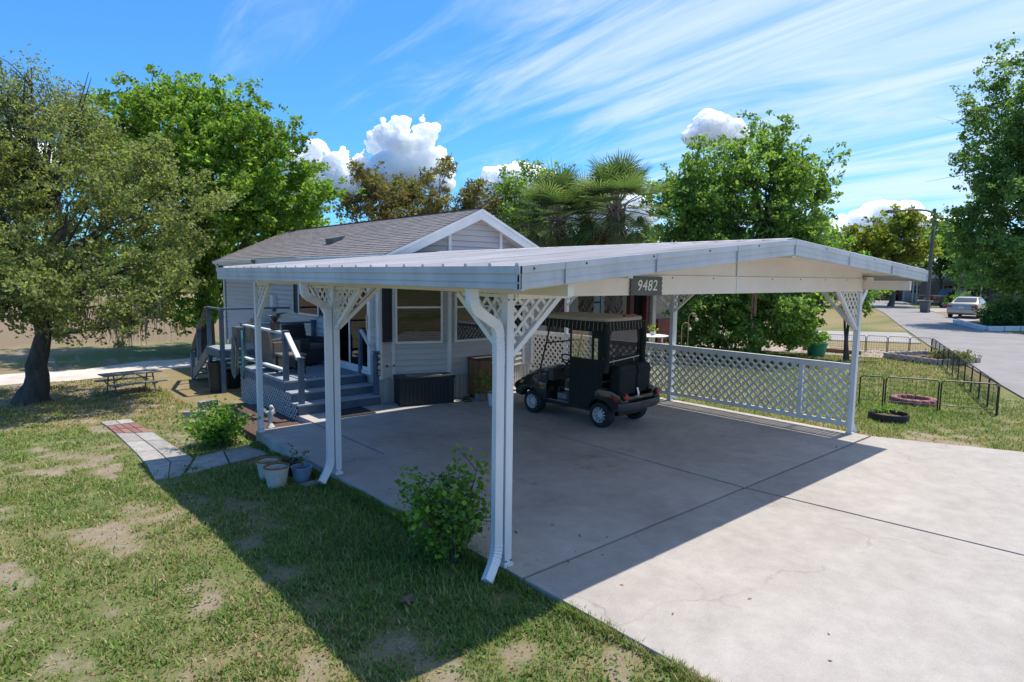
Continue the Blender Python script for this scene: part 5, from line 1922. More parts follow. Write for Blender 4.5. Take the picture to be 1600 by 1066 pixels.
P = np.array((4.35, 5.45, .45)) + rng.normal(size=(260, 3)) * np.array((.17, .17, .12))
leaf_mesh('leaves', P, np.full(260, .10), PAL_SHRUB, fp, 'leaf', .4, .3, None, (4.35, 5.45, 0))


# planter on the deck rail
pr = on(434, 516, 0, DX0 + .045)
pz = 1.462
pp = thing('rail_planter', 'small dark pot with a spiky plant on the porch handrail', 'plant pot', (pr[0], 8.05, pz))
MB().lathe([(.06, 0), (.085, .02), (.09, .15), (.095, .16), (.08, .16), (.07, .14), (0, .14)], (pr[0], 8.05, pz), 14).build('pot', 'wood_dark', pp, smooth=True)
mb = MB()
for i in range(9):
    a = i * 2.4
    l_ = .14 + .05 * (i % 3)
    d = np.array((math.cos(a), math.sin(a), 0))
    b0 = np.array((pr[0], 8.05, pz + .14))
    q = [b0, b0 + d * l_ * .4 + (0, 0, l_ * .7), b0 + d * l_ + (0, 0, l_ * .85)]
    mb.tube(q, [.012, .018, .003], 5)
o = mb.build('leaves', 'black_plastic', pp)

# hose reel on the deck side
hr = thing('hose_reel', 'garden hose coiled on a grey wall reel at the porch side', 'hose reel', (DX0 - .03, 9.75, 0))
hx = DX0 - .10
MB().box(hx - .09, hx + .06, 9.58, 9.90, .98, 1.42).build('reel_box', 'grey_plastic', hr, bev=.02)
MB().box(hx + .05, DX0 - .005, 9.70, 9.80, .3, 1.35).build('mount_post', 'deck_blue', hr)
for k in range(6):
    pts = []
    for i in range(29):
        a = 2 * math.pi * i / 28
        pts.append((hx - .05 - .015 * k + .01 * math.sin(3 * a), 9.72 + (.10 + .010 * (k % 3)) * math.cos(a) * (1 + .05 * k), .78 + (.34 + .02 * k) * math.sin(a)))
    MB().tube(pts, .010, 6).build('hose_coil', 'hose_green', hr)
pts = [(hx - .02, 9.50 - .05 * math.sin(t * 3.1), 1.36 - t * .95) for t in np.linspace(0, 1, 14)]
MB().tube(pts, .020, 8).build('teal_hose', 'teal', hr)

# ------------------------------------------------------------------ back stairs
LX0, LX1, LY0, LY1, LZ = .98, 2.63, 11.45, 12.55, .75
bs = thing('back_stairs', 'blue-grey wooden landing with railing and open stairs at the rear of the home', 'stairs', (1.8, 12, -.25))
y = LY0
while y < LY1 - .05:
    MB().box(LX0, LX1, y, y + .134, LZ - .035, LZ).build('deck_board', 'deck_top', bs)
    y += .14
MB().box(LX0 - .02, LX0 + .018, LY0, LY1, LZ - .19, LZ - .036).build('rim_board', 'deck_blue', bs)
MB().box(LX0 + .019, LX1, LY0, LY0 + .038, LZ - .19, LZ - .036).build('rim_board', 'deck_blue', bs)
for x, y in ((LX0 + .05, LY0 + .045), (LX0 + .05, LY1 - .045)):
    MB().box(x - .045, x + .045, y - .085, y + .005, gzf(x, y) - .02, LZ - .0).build('post', 'deck_blue', bs)
    MB().box(x - .045, x + .045, y - .085, y + .005, LZ + .001, LZ + .93).build('post', 'deck_blue', bs)
MB().bar((LX0 + .05, LY0, LZ + .95), (LX1, LY0, LZ + .95), .09, .04).build('hand_rail', 'deck_blue', bs)
MB().bar((LX0 + .05, LY0, LZ + .95), (LX0 + .05, LY1, LZ + .95), .09, .04).build('hand_rail', 'deck_blue', bs)
gzs = gzf(.9, 14)
ns = 6
run = 1.45
for sx in (LX0 + .02, LX1 - .35):
    MB().bar((sx, LY1 - .02, LZ - .14), (sx, LY1 + run, gzs + .08), .04, .24).build('stringer', 'wood_grey', bs)
for i in range(ns):
    f_ = (i + .6) / ns
    yy, z_ = LY1 + run * f_, LZ + (gzs - LZ) * f_ - .02
    MB().box(LX0 + .045, LX1 - .375, yy - .13, yy + .13, z_ - .035, z_).build('tread', 'wood_grey', bs)
MB().box(LX0 - .02, LX0 + .07, LY1 + run - .10, LY1 + run - .01, gzs - .05, gzs + .75).build('post', 'deck_blue', bs)
MB().box(LX0 - .02, LX0 + .07, LY1 + run * .5, LY1 + run * .5 + .09, LZ * .4, LZ + .45).build('post', 'deck_blue', bs)
MB().bar((LX0 + .03, LY1, LZ + .95), (LX0 + .03, LY1 + run, gzs + .80), .09, .04).build('hand_rail', 'wood_grey', bs)
for i in range(7):
    z_ = -.1 + i * .105
    MB().box(LX0 + .20, LX1 - .1, LY1 - .11, LY1 - .09, z_, z_ + .045).build('skirt_slat', 'wood_grey', bs)
for i in range(5):
    MB().box(LX1 - .33 + .0, LX1 - .31, LY1 + .05 + i * .26, LY1 + .27 + i * .26, LZ - .1 - i * .16, LZ + .85 - i * .13).build('side_panel', 'tan_wood', bs)

for (px_, py_, r_, h, lab) in ((340, 612, .21, .72, 'tall black plastic bin under the rear landing'), (364, 606, .20, .42, 'low dark bucket under the rear landing beside the hose')):
    c = G(px_, py_, -.27)
    z_ = gzf(c[0], c[1])
    t = thing('plastic_bin', lab, 'bin', (c[0], c[1], z_), group='bins under the rear landing')
    MB().lathe([(r_ * .78, 0), (r_ * .97, h * .93), (r_ * 1.05, h * .94), (r_ * 1.05, h), (r_ * .96, h), (r_ * .75, .03), (0, .03)], (c[0], c[1], z_), 22).build('bucket', 'black_plastic', t, smooth=True)
    MB().tube([(c[0] - r_ * 1.02, c[1], z_ + h * .9), (c[0] - r_ * 1.15, c[1], z_ + h * .8), (c[0] - r_ * 1.0, c[1], z_ + h * .7)], .012, 6).build('handle', 'black_plastic', t)


# ------------------------------------------------------------------ yard things
def pot(label, px_, py_, r_, h, m, lip, soil='soil', group=None, plant=0):
    c = G(px_, py_, -.18)
    z_ = gzf(c[0], c[1]) - .01
    c[2] = z_
    t = thing('flower_pot', label, 'flower pot', c, 0, group)
    MB().lathe([(r_ * .68, 0), (r_ * .95, h * .90), (r_ * 1.0, h * .91), (r_ * 1.02, h), (r_ * .90, h), (r_ * .86, h * .90), (r_ * .80, h * .72)], c, 28, 'z', True).build('body', m, t, smooth=True)
    if lip:
        MB().lathe([(r_ * 1.022, h - .012), (r_ * 1.025, h + .003), (r_ * .89, h + .003), (r_ * .855, h * .85), (r_ * .845, h * .75)], c, 28, 'z', False).build('stained_lip', lip, t, smooth=True)
    MB().lathe([(r_ * .84, h * .76), (0.001, h * .78)], c, 24, 'z', False).build('soil', soil, t)
    if plant:
        P_ = c + np.array((0, 0, h + .08)) + rng.normal(size=(plant, 3)) * np.array((r_ * .4, r_ * .4, .07))
        leaf_mesh('leaves', P_, np.full(plant, .06), [(.16, .17, .06), (.13, .18, .05), (.2, .16, .08)], t, 'leaf', .5, .5, None, c)
        MB().tube([c + (0, 0, h * .7), c + (.01, 0, h + .10)], .008, 5).build('stem', 'tan_wood', t)
    return t


pot('cream flower pot with rusty rim, rear one by the slab edge', 420, 749, .155, .27, 'pot_cream', 'pot_rust', group='flower pots by the slab edge')
pot('cream flower pot with rusty rim, front one beside the blue pot', 433, 766, .155, .29, 'pot_cream', 'pot_rust', group='flower pots by the slab edge')
pot('blue-grey flower pot with a small wilted plant', 472, 757, .135, .22, 'pot_blue', None, group='flower pots by the slab edge', plant=36)
pot('low black nursery pot half hidden behind the blue pot', 457, 744, .145, .22, 'black_plastic', None, group='flower pots by the slab edge', plant=20)


def shrub(label, px_, py_, z0, rx, rz, n, ls, lean=(0, 0), nst=14):
    c = G(px_, py_, z0)
    z_ = gzf(c[0], c[1])
    b = np.array((c[0], c[1], z_))
    t = thing('leafy_shrub', label, 'shrub', b)
    mb = MB()
    tips = []
    for i in range(nst):
        a = rng.uniform(0, 2 * math.pi)
        rr_ = rx * math.sqrt(rng.uniform(.05, 1))
        hz = rz * rng.uniform(.55, 1.0) * (1 - .25 * (rr_ / rx) ** 2)
        e_ = b + np.array((math.cos(a) * rr_ + lean[0] * hz, math.sin(a) * rr_ + lean[1] * hz, hz))
        s0 = b + np.array((math.cos(a) * .06, math.sin(a) * .06, -.03))
        q = bez(s0, (s0 + e_) / 2 + np.array((0, 0, .12 * rz)) - np.array((math.cos(a), math.sin(a), 0)) * rr_ * .12, e_, 9)
        mb.tube(q, list(np.linspace(.011, .003, 9)), 5)
        tips += [q[j] + rng.normal(size=3) * .02 for j in (2, 3, 4, 5, 6, 7, 8)]
        for _ in range(3):
            j = int(rng.integers(3, 8))
            e2 = q[j] + rng.normal(size=3) * np.array((.14, .14, .08)) + (0, 0, .06)
            mb.tube([q[j], (q[j] + e2) / 2 + (0, 0, .02), e2], [.005, .004, .002], 4)
            tips += [e2, (q[j] + e2) / 2]
    mb.build('stems', 'bark_light', t)
    T = np.array(tips)
    P_ = T[rng.integers(0, len(T), n)] + rng.normal(size=(n, 3)) * .055
    P_ = P_[P_[:, 2] > z_ + .04]
    leaf_mesh('leaves', P_, np.full(len(P_), ls), PAL_SHRUB, t, 'leaf', .8, .72, None, b)


shrub('loose bright green shrub growing at the front left carport post', 712, 882, -.10, .46, 1.02, 2300, .056, (.0, .0), 26)
shrub('dense low green shrub beside the rear left carport post', 345, 693, -.20, .52, .66, 3000, .06, (0, 0), 34)

# statue by the rear post
sc = G(423, 668)
st = thing('cherub_statue', 'small white cherub garden statue on the slab by the rear left post', 'statue', (sc[0], sc[1], 0))
st.scale = (.86, .86, .86)
sx, sy = sc[0], sc[1]
k_ = 1.15
mb = MB()
mb.lathe([(.075, 0), (.08, .015), (.06, .03), (.05, .06), (.035, .075)], (sx, sy, 0), 14)
MB_base = mb.build('plinth', 'statue', st, smooth=True)
mb = MB()
mb.tube([(sx - .012, sy, .07), (sx - .02, sy - .01, .15), (sx - .005, sy, .22), (sx + .005, sy, .28), (sx + .012, sy, .335), (sx + .014, sy, .35)], [.022, .028, .048, .055, .042, .02], 10)
mb.tube([(sx + .03, sy + .01, .21), (sx + .045, sy + .02, .14), (sx + .02, sy + .02, .085)], [.032, .026, .016], 8)
mb.sphere((sx + .018, sy, .392), (.042, .042, .048), 12, 8)
mb.tube([(sx - .03, sy - .01, .32), (sx - .085, sy - .02, .30), (sx - .12, sy - .01, .345)], [.022, .018, .012], 8)
mb.tube([(sx + .05, sy, .32), (sx + .085, sy + .01, .27), (sx + .06, sy + .03, .235)], [.022, .018, .012], 8)
mb.build('figure', 'statue', st, smooth=True)
for s_ in (-1, 1):
    MB().add([(sx + s_ * .015, sy + .05, .31), (sx + s_ * .09, sy + .075, .39), (sx + s_ * .115, sy + .07, .33), (sx + s_ * .06, sy + .06, .24), (sx + s_ * .015, sy + .062, .31), (sx + s_ * .09, sy + .087, .39), (sx + s_ * .115, sy + .082, .33), (sx + s_ * .06, sy + .072, .24)],
             [(0, 1, 2, 3), (7, 6, 5, 4), (0, 4, 5, 1), (1, 5, 6, 2), (2, 6, 7, 3), (3, 7, 4, 0)]).build('wing', 'statue', st)

# mulch bed strip beside the deck lattice
struct(MB().prism([(.02, 6.27), (.95, 6.27), (.95, 8.9), (.35, 8.9), (.02, 7.2)], -.28, -.10).build('mulch_bed', 'mulch_red'))

# paver path: each paver its own piece, following the bumpy ground
pth = bpy.data.objects.new('paver_path', None)
COL.objects.link(pth)
pth['label'] = 'paver footpath of grey and brick-red slabs across the lawn to the slab'
pth['category'] = 'path'
pth.location = (-1.4, 6.5, -.22)
pth['_o'] = (-1.4, 6.5, -.22)


def paver(c4_, m, lift=.022):
    q = []
    for dz in (-.05, lift):
        for (x, y) in c4_:
            q.append((x, y, gzf(x, y) + dz))
    MB().add(q, [(0, 3, 2, 1), (4, 5, 6, 7), (0, 1, 5, 4), (1, 2, 6, 5), (2, 3, 7, 6), (3, 0, 4, 7)]).build('paver', m, pth, bev=.004)


gp = lambda a, b, z=-.20: G(a, b, z)[:2]
Lp = [gp(242, 751, -.19), gp(230, 728, -.20), gp(213, 708, -.20), gp(195, 690, -.21), gp(181, 677, -.22), gp(166, 664, -.23), gp(157, 658, -.23)]
Rp = [gp(284, 744, -.19), gp(301, 717, -.20), gp(277, 700, -.20), gp(257, 688, -.21), gp(238, 676, -.22), gp(210, 659, -.23), gp(203, 653, -.23)]
Lp, Rp = [np.array(a) for a in Lp], [np.array(a) for a in Rp]
for i in range(len(Lp) - 1):
    g_ = .018
    a0, a1, b0, b1 = Lp[i], Lp[i + 1], Rp[i], Rp[i + 1]
    dd = (a1 - a0) / np.linalg.norm(a1 - a0)
    a0_, b0_, a1_, b1_ = a0 + dd * g_ / 2, b0 + dd * g_ / 2, a1 - dd * g_ / 2, b1 - dd * g_ / 2
    if i == 4:
        for j in range(4):
            for k in range(2):
                u0, u1 = j / 4 + .012, (j + 1) / 4 - .012
                v0, v1 = k / 2 + .02, (k + 1) / 2 - .02
                f_ = lambda u, v: (a0_ * (1 - u) + b0_ * u) * (1 - v) + (a1_ * (1 - u) + b1_ * u) * v
                paver([f_(u0, v0), f_(u1, v0), f_(u1, v1), f_(u0, v1)], 'paver_red')
    else:
        for u0, u1 in ((0, .485), (.515, 1.)):
            paver([a0_ * (1 - u0) + b0_ * u0, a0_ * (1 - u1) + b0_ * u1, a1_ * (1 - u1) + b1_ * u1, a1_ * (1 - u0) + b1_ * u0], 'paver_grey')
A0, A1 = np.array(gp(290, 741, -.19)), np.array(gp(420, 708, -.18))
T0, T1 = np.array(gp(308, 714, -.20)), np.array(gp(388, 694, -.19))
for t0, t1 in ((.0, .485), (.515, 1.)):
    paver([A0 + (A1 - A0) * t0, A0 + (A1 - A0) * t1, T0 + (T1 - T0) * t1, T0 + (T1 - T0) * t0], 'paver_grey')
# stray stone by the pots and edging blocks by the shrub
for (px_, py_, sx, sy, sz, rz, lab) in ((492, 770, .34, .14, .04, .1, 'flat grey stone in the grass below the blue pot'), (305, 652, .42, .14, .13, -.5, 'long cement edging block left of the dense shrub'), (325, 634, .36, .16, .13, .15, 'short pale cement block behind the dense shrub')):
    c = G(px_, py_, -.24)
    t = MB().box(-sx / 2, sx / 2, -sy / 2, sy / 2, -.03, sz).build('cement_block', 'cement_block', None, bev=.008)
    t.location = (c[0], c[1], gzf(c[0], c[1]))
    t.rotation_euler = (0, 0, rz)
    tag(t, lab, 'stone')
# dead oak leaf on the lawn
c = G(637, 946, -.08)
lf = []
for i in range(20):
    a = 2 * math.pi * i / 20
    r_ = .045 * (1 + .45 * math.cos(5 * a)) * (1.3 if abs(math.cos(a)) > .8 else 1)
    lf.append((r_ * math.cos(a) * 1.4, r_ * math.sin(a), .006 + .012 * math.cos(a) ** 2))
o = MB().add(lf + [(p[0], p[1], p[2] + .0015) for p in lf], [tuple(range(20)), tuple(range(39, 19, -1))] + [(i, (i + 1) % 20, 20 + (i + 1) % 20, 20 + i) for i in range(20)]).build('fallen_leaf', 'boot')
o.location = (c[0], c[1], gzf(c[0], c[1]) + .03)
o.rotation_euler = (.2, .1, .7)
tag(o, 'single dry tan leaf lying on the shaded lawn', 'leaf')

# picnic table
pc = basept(198, 14.6)
pt = thing('picnic_table', 'weathered grey picnic table with attached benches under the trees', 'picnic table', (pc[0], pc[1], pc[2]), RAD(8), local=True)
pt.scale = (.66, .66, .66)
for i in range(5):
    MB().box(-.92, .92, -.36 + i * .147, -.36 + i * .147 + .138, .68, .72).build('top_plank', 'wood_grey', pt)
for s_ in (-1, 1):
    for i in range(2):
        a = s_ * (.60 + i * .14)
        MB().box(-.92, .92, a - .065, a + .065, .40, .44).build('bench_plank', 'wood_grey', pt)
    for e_ in (-.62, .62):
        MB().tube([(e_, s_ * .26, .67), (e_, s_ * .50, .02)], .025, 8).build('leg', 'lamp_metal', pt)
        MB().tube([(e_, s_ * .75, .39), (e_, s_ * .42, .30)], .022, 8).build('bench_arm', 'lamp_metal', pt)
    MB().tube([(s_ * .58, 0, .40), (s_ * .12, 0, .67)], .018, 6).build('brace', 'lamp_metal', pt)
for e_ in (-.62, .62):
    MB().tube([(e_, -.42, .30), (e_, .42, .30)], .022, 8).build('cross_bar', 'lamp_metal', pt)


# ------------------------------------------------------------------ side garden on the right
def ring_planter(label, px_, py_, r_, h):
    c = G(px_, py_, -.035)
    z_ = gzf(c[0], c[1])
    c[2] = z_
    t = thing('rubber_ring_planter', label, 'planter', c)
    MB().lathe([(r_ * .97, -.02), (r_ * 1.0, h * .3), (r_ * 1.0, h * .85), (r_ * .98, h), (r_ * .93, h), (r_ * .91, h * .9), (r_ * .90, .02)], c, 36, 'z', False).build('ring', 'rubber', t, smooth=True)
    MB().lathe([(r_ * .91, h * .45), (.001, h * .5)], c, 28, 'z', False).build('mulch', 'mulch_red', t)
    mb = MB()
    P_ = c + np.array((.0, .1, h + .06)) + rng.normal(size=(90, 3)) * np.array((.10, .10, .06))
    leaf_mesh('leaves', P_, np.full(90, .07), PAL_SHRUB, t, 'leaf', .4, .3, None, c)


ring_planter('black rubber ring planter with mulch beside the front right carport post', 1388, 656, .335, .14)
c = G(1427, 630, -.03)
t = thing('scalloped_planter', 'low pink scalloped brick ring planter on the side lawn', 'planter', (c[0], c[1], gzf(c[0], c[1])))
cz = gzf(c[0], c[1])
for i in range(14):
    a = 2 * math.pi * i / 14
    x, y = c[0] + .36 * math.cos(a), c[1] + .36 * math.sin(a)
    MB().lathe([(.085, -.02), (.085, .10), (.07, .125), (.03, .135), (0, .136)], (x, y, cz), 10).build('brick', 'brick_pink', t, smooth=True)
MB().lathe([(.33, .05), (.001, .06)], (c[0], c[1], cz), 24, 'z', False).build('soil', 'soil', t)
# scalloped border bed further back
ca, cb_ = G(1380, 560, -.03), G(1465, 572, -.03)
t = thing('flower_bed', 'raised bed edged with pale scalloped concrete border at the garden end', 'flower bed', (*((ca + cb_) / 2)[:2], -.03))
d = (cb_ - ca)[:2]
ln = np.linalg.norm(d)
d /= ln
nn = np.array((-d[1], d[0]))
if nn[0] < 0:
    nn = -nn
corners = [ca[:2], cb_[:2], cb_[:2] + nn * 1.9, ca[:2] + nn * 1.9]
for i in range(4):
    a, b = np.array(corners[i]), np.array(corners[(i + 1) % 4])
    L_ = np.linalg.norm(b - a)
    k = max(2, int(L_ / .24))
    for j in range(k):
        p = a + (b - a) * (j + .5) / k
        dd = (b - a) / L_
        MB().bar((*(p - dd * .105), .07), (*(p + dd * .105), .07), .08, .20).build('edging_block', 'scallop', t, bev=.03)
MB().prism([tuple(q) for q in corners], -.06, .05).build('soil', 'mulch_red', t)
P_ = np.array((*((ca + cb_) / 2)[:2], .22)) + np.concatenate([rng.normal(size=(500, 3)) * np.array((.22, .22, .08)) + np.array((*(d * o_ + nn * .9), 0)) for o_ in (.5, .9)])
leaf_mesh('plants', P_, np.full(len(P_), .11), [(.14, .15, .05), (.10, .14, .04), (.17, .14, .06)], t, 'leaf', .4, .4, None, (*((ca + cb_) / 2)[:2], -.03))

c = G(1275, 556, -.03)
t = thing('green_tub', 'bright green plastic tub with a plant behind the lattice fence', 'tub', (c[0], c[1], gzf(c[0], c[1])))
MB().lathe([(.26, 0), (.33, .40), (.36, .41), (.36, .46), (.32, .46), (.29, .38), (0, .36)], (c[0], c[1], gzf(c[0], c[1])), 24).build('tub', 'pot_green', t, smooth=True)
P_ = np.array((c[0] - .25, c[1] + .25, .48)) + rng.normal(size=(260, 3)) * np.array((.22, .22, .09))
leaf_mesh('leaves', P_, np.full(260, .11), PAL_DARK, t, 'leaf', .4, .5, None, (c[0], c[1], gzf(c[0], c[1])))
e = MB().bar((*G(1255, 548, -.03)[:2], .05), (*G(1345, 556, -.03)[:2], .05), .14, .16).build('landscape_timber', 'wood_brown')
tag(e, 'brown landscape timber lying at the edge of the pinkish drive', 'timber')


# low black wire garden fence
def wire_fence(label, pts, h=.62):
    t = thing('wire_garden_fence', label, 'fence', (*pts[0], 0), 0, 'black wire garden fences')
    for i in range(len(pts) - 1):
        a, b = np.array(pts[i], float), np.array(pts[i + 1], float)
        z0, z1 = gzf(*a), gzf(*b)
        n_ = (b - a) / np.linalg.norm(b - a)
        ai, bi = a + n_ * .02, b - n_ * .02
        zt = (z0 + z1) / 2 + h
        pan = MB().tube([(*ai, z0 - .08), (*ai, zt - .05), (*(ai + n_ * .05), zt), (*(bi - n_ * .05), zt), (*bi, zt - .05), (*bi, z1 - .08)], .0135, 6).build('panel_frame', 'iron', t)
        MB().tube([(*ai, z0 + .12), (*bi, z1 + .12)], .008, 5).build('bottom_bar', 'iron', pan)
        w = MB()
        L_ = np.linalg.norm(bi - ai)
        k = int(L_ / .075)
        for j in range(1, k):
            p = ai + (bi - ai) * j / k
            w.tube([(*p, z0 + .12), (*p, zt)], .0026, 4, False)
        for j in range(1, 6):
            zz_ = z0 + .12 + (h - .12) * j / 6
            w.tube([(*ai, zz_), (*bi, zz_)], .0026, 4, False)
        w.build('wire_mesh', 'iron', pan)


def lerp(a, b, n):
    return [tuple(np.array(a) + (np.array(b) - np.array(a)) * i / n) for i in range(n + 1)]


q0, q1 = G(1340, 632, -.03)[:2], G(1558, 650, -.03)[:2]
q2, q3 = G(1455, 556, -.03)[:2], G(1352, 551, -.03)[:2]
wire_fence('low black wire garden fence facing the driveway behind the ring planter', [tuple(q0)] + [tuple(G(p_, 632 + (p_ - 1340) * .083, -.03)[:2]) for p_ in (1380, 1466)] + [tuple(q1)])
wire_fence('long black wire garden fence running along the street edge', lerp(q1, q2, 11))
wire_fence('black wire garden fence at the far end by the pinkish drive', lerp(q2, q3, 3) + lerp(q3, (q3[0] - .9, q3[1] + 1.2), 1)[1:])

# patio table and garden stakes beyond the fence
c = basept(1018, 19.)
c = AT(1016, 524, 15.2)
t = thing('patio_table', 'small white patio table behind the lattice fence by the porch', 'table', (c[0], c[1], -.035))
MB().lathe([(.0, c[2] - .02), (.42, c[2] - .02), (.44, c[2]), (.0, c[2] + .004)], (c[0], c[1], 0), 28).build('table_top', 'white_pure', t, smooth=True)
for k in range(4):
    a = k * 1.57 + .6
    MB().tube([(c[0] + .28 * math.cos(a), c[1] + .28 * math.sin(a), c[2] - .02), (c[0] + .33 * math.cos(a), c[1] + .33 * math.sin(a), -.03)], .02, 7).build('leg', 'white_pure', t)
t2 = thing('table_plant', 'little lime-green plant standing on the white patio table', 'plant', (c[0] + .1, c[1], c[2]))
MB().lathe([(.05, .003), (.07, .09), (0, .09)], (c[0] + .1, c[1], c[2]), 12).build('pot', 'white_paint', t2)
P_ = np.array((c[0] + .1, c[1], c[2] + .15)) + rng.normal(size=(90, 3)) * .05
leaf_mesh('leaves', P_, np.full(90, .06), PAL_LIME, t2, 'leaf', .5, .6, None, (c[0] + .1, c[1], c[2]))
for px_, tp, lab in ((1066, 512, 'left garden stake with a curled iron top and glass bulb'), (1076, 497, 'taller garden stake with a curled iron top and glass bulb')):
    b = basept(px_, 15.5)
    tz = AT(px_, tp, 15.5)[2]
    t = thing('garden_stake', lab, 'garden stake', tuple(b), group='garden stakes behind the fence')
    pts = [(b[0], b[1], b[2] - .05), (b[0], b[1], tz)] + [tuple(np.array((b[0], b[1], tz)) + rt * (.10 - .10 * math.cos(a)) + np.array((0, 0, .12 * math.sin(a)))) for a in np.linspace(.3, 3.9, 10)]
    MB().tube(pts, .008, 6).build('stake', 'brass', t)
    e_ = np.array(pts[-3])
    MB().sphere(tuple(e_ - (0, 0, .05)), .042, 10, 8).build('bulb', 'pot_cream', t, smooth=True)

# ------------------------------------------------------------------ neighbouring home with maroon trim
nh = thing('neighbour_home', 'beige neighbouring mobile home with maroon posts seen past the golf cart', 'house', (14.5, 17, 0))
NY = 11.0
wl = MB().box(11.6, 19.5, NY, 22, .4, 2.55).build('wall', 'beige_wall', nh)
for i in range(10):
    MB().box(11.6, 19.5, NY - .016, NY - .001, .75 + i * .18, .75 + i * .18 + .165).build('siding_board', 'beige_wall', wl)
MB().box(11.62, 19.48, NY - .01, NY + .5, -.05, .72).build('skirting', 'maroon', nh)
MB().prism([(11.2, 2.5), (19.9, 2.5), (19.9, 2.62), (15.55, 3.3), (11.2, 2.62)], NY - .4, 22.4, 'y').build('roof', 'far_roof', nh)
MB().box(11.2, 19.9, NY - .44, NY - .405, 2.42, 2.62).build('fascia', 'far_white', nh)
for px_, w_ in ((922, 26),):
    a, b = on(px_ - w_ / 2, 475, 1, NY), on(px_ + w_ / 2, 475, 1, NY)
    f_ = MB().box(a[0] - .07, b[0] + .07, NY - .06, NY - .017, 1.05, 2.25).build('window', 'iron', nh)
    MB().box(a[0], b[0], NY - .068, NY - .061, 1.10, 1.62).build('pane', 'curtain', f_)
    MB().box(a[0], b[0], NY - .068, NY - .061, 1.68, 2.2).build('pane', 'curtain', f_)
for px_ in (984, 1009):
    a = on(px_, 500, 1, NY - .25)
    MB().box(a[0] - .09, a[0] + .09, NY - .33, NY - .15, -.03, 2.45).build('porch_post', 'maroon', nh)
a, b = on(990, 490, 1, NY), on(1003, 490, 1, NY)
dd_ = MB().box(a[0], b[0], NY - .07, NY - .018, .3, 2.3).build('door', 'dark_void', nh)
MB().box(a[0] + .05, b[0] - .05, NY - .078, NY - .071, 1.2, 2.1).build('pane', 'car_glass', dd_)
a = on(1018, 500, 1, NY - .3)
MB().box(a[0] - .10, a[0] + .10, NY - .42, NY - .22, -.03, 2.42).build('porch_column', 'far_white', nh)
a = on(1030, 525, 1, NY - .25)
MB().box(a[0] - .2, a[0] + 2.2, NY - .32, NY - .22, -.03, .95).build('porch_rail_wall', 'maroon', nh)

# ------------------------------------------------------------------ street lamp, bin, vehicles, far homes
lb = basept(1447, 53.)
lt = AT(1447, 328, 53.)
t = thing('street_lamp', 'tall street lamp post with a curved arm over the far road', 'street lamp', tuple(lb))
MB().tube([lb - (0, 0, .1), (lb[0], lb[1], lt[2] * .5), (lb[0], lb[1], lt[2])], [.17, .15, .12], 10).build('pole', 'lamp_metal', t, smooth=True)
ae = AT(1395, 331, 53.)
MB().tube(bez(np.array((lb[0], lb[1], lt[2] - .4)), np.array((lb[0], lb[1], lt[2] + .15)) - rt * .9, ae, 9), .075, 8).build('arm', 'lamp_metal', t, smooth=True)
hd = MB()
hd.loft([[tuple(ae + rt * o_ + np.array((0, 0, 1.)) * z_ * s_ + fw * y_ * s_) for y_, z_ in ((-.2, 0), (-.14, .14), (.14, .14), (.2, 0), (.14, -.08), (-.14, -.08))] for o_, s_ in ((.35, .5), (.0, 1.), (-.45, 1.), (-.62, .4))])
hd.build('lamp_head', 'lamp_metal', t, smooth=True)
bb = basept(1444, 51.)
t = thing('wheelie_bin', 'dark grey wheeled trash bin at the foot of the street lamp', 'trash bin', tuple(bb))
MB().loft([[(bb[0] - s_, bb[1] - s_, z_), (bb[0] + s_, bb[1] - s_, z_), (bb[0] + s_, bb[1] + s_, z_), (bb[0] - s_, bb[1] + s_, z_)] for s_, z_ in ((.26, bb[2] + .06), (.34, bb[2] + .92))]).build('body', 'grey_plastic', t, bev=.02)
MB().box(bb[0] - .37, bb[0] + .37, bb[1] - .37, bb[1] + .37, bb[2] + .925, bb[2] + 1.0).build('lid', 'grey_plastic', t, bev=.02)
for s_ in (-1, 1):
    MB().lathe([(.12, -.03), (.12, .03)], (bb[0] + .3, bb[1] + s_ * .25, bb[2] + .12), 14, 'y').build('wheel', 'rubber', t)


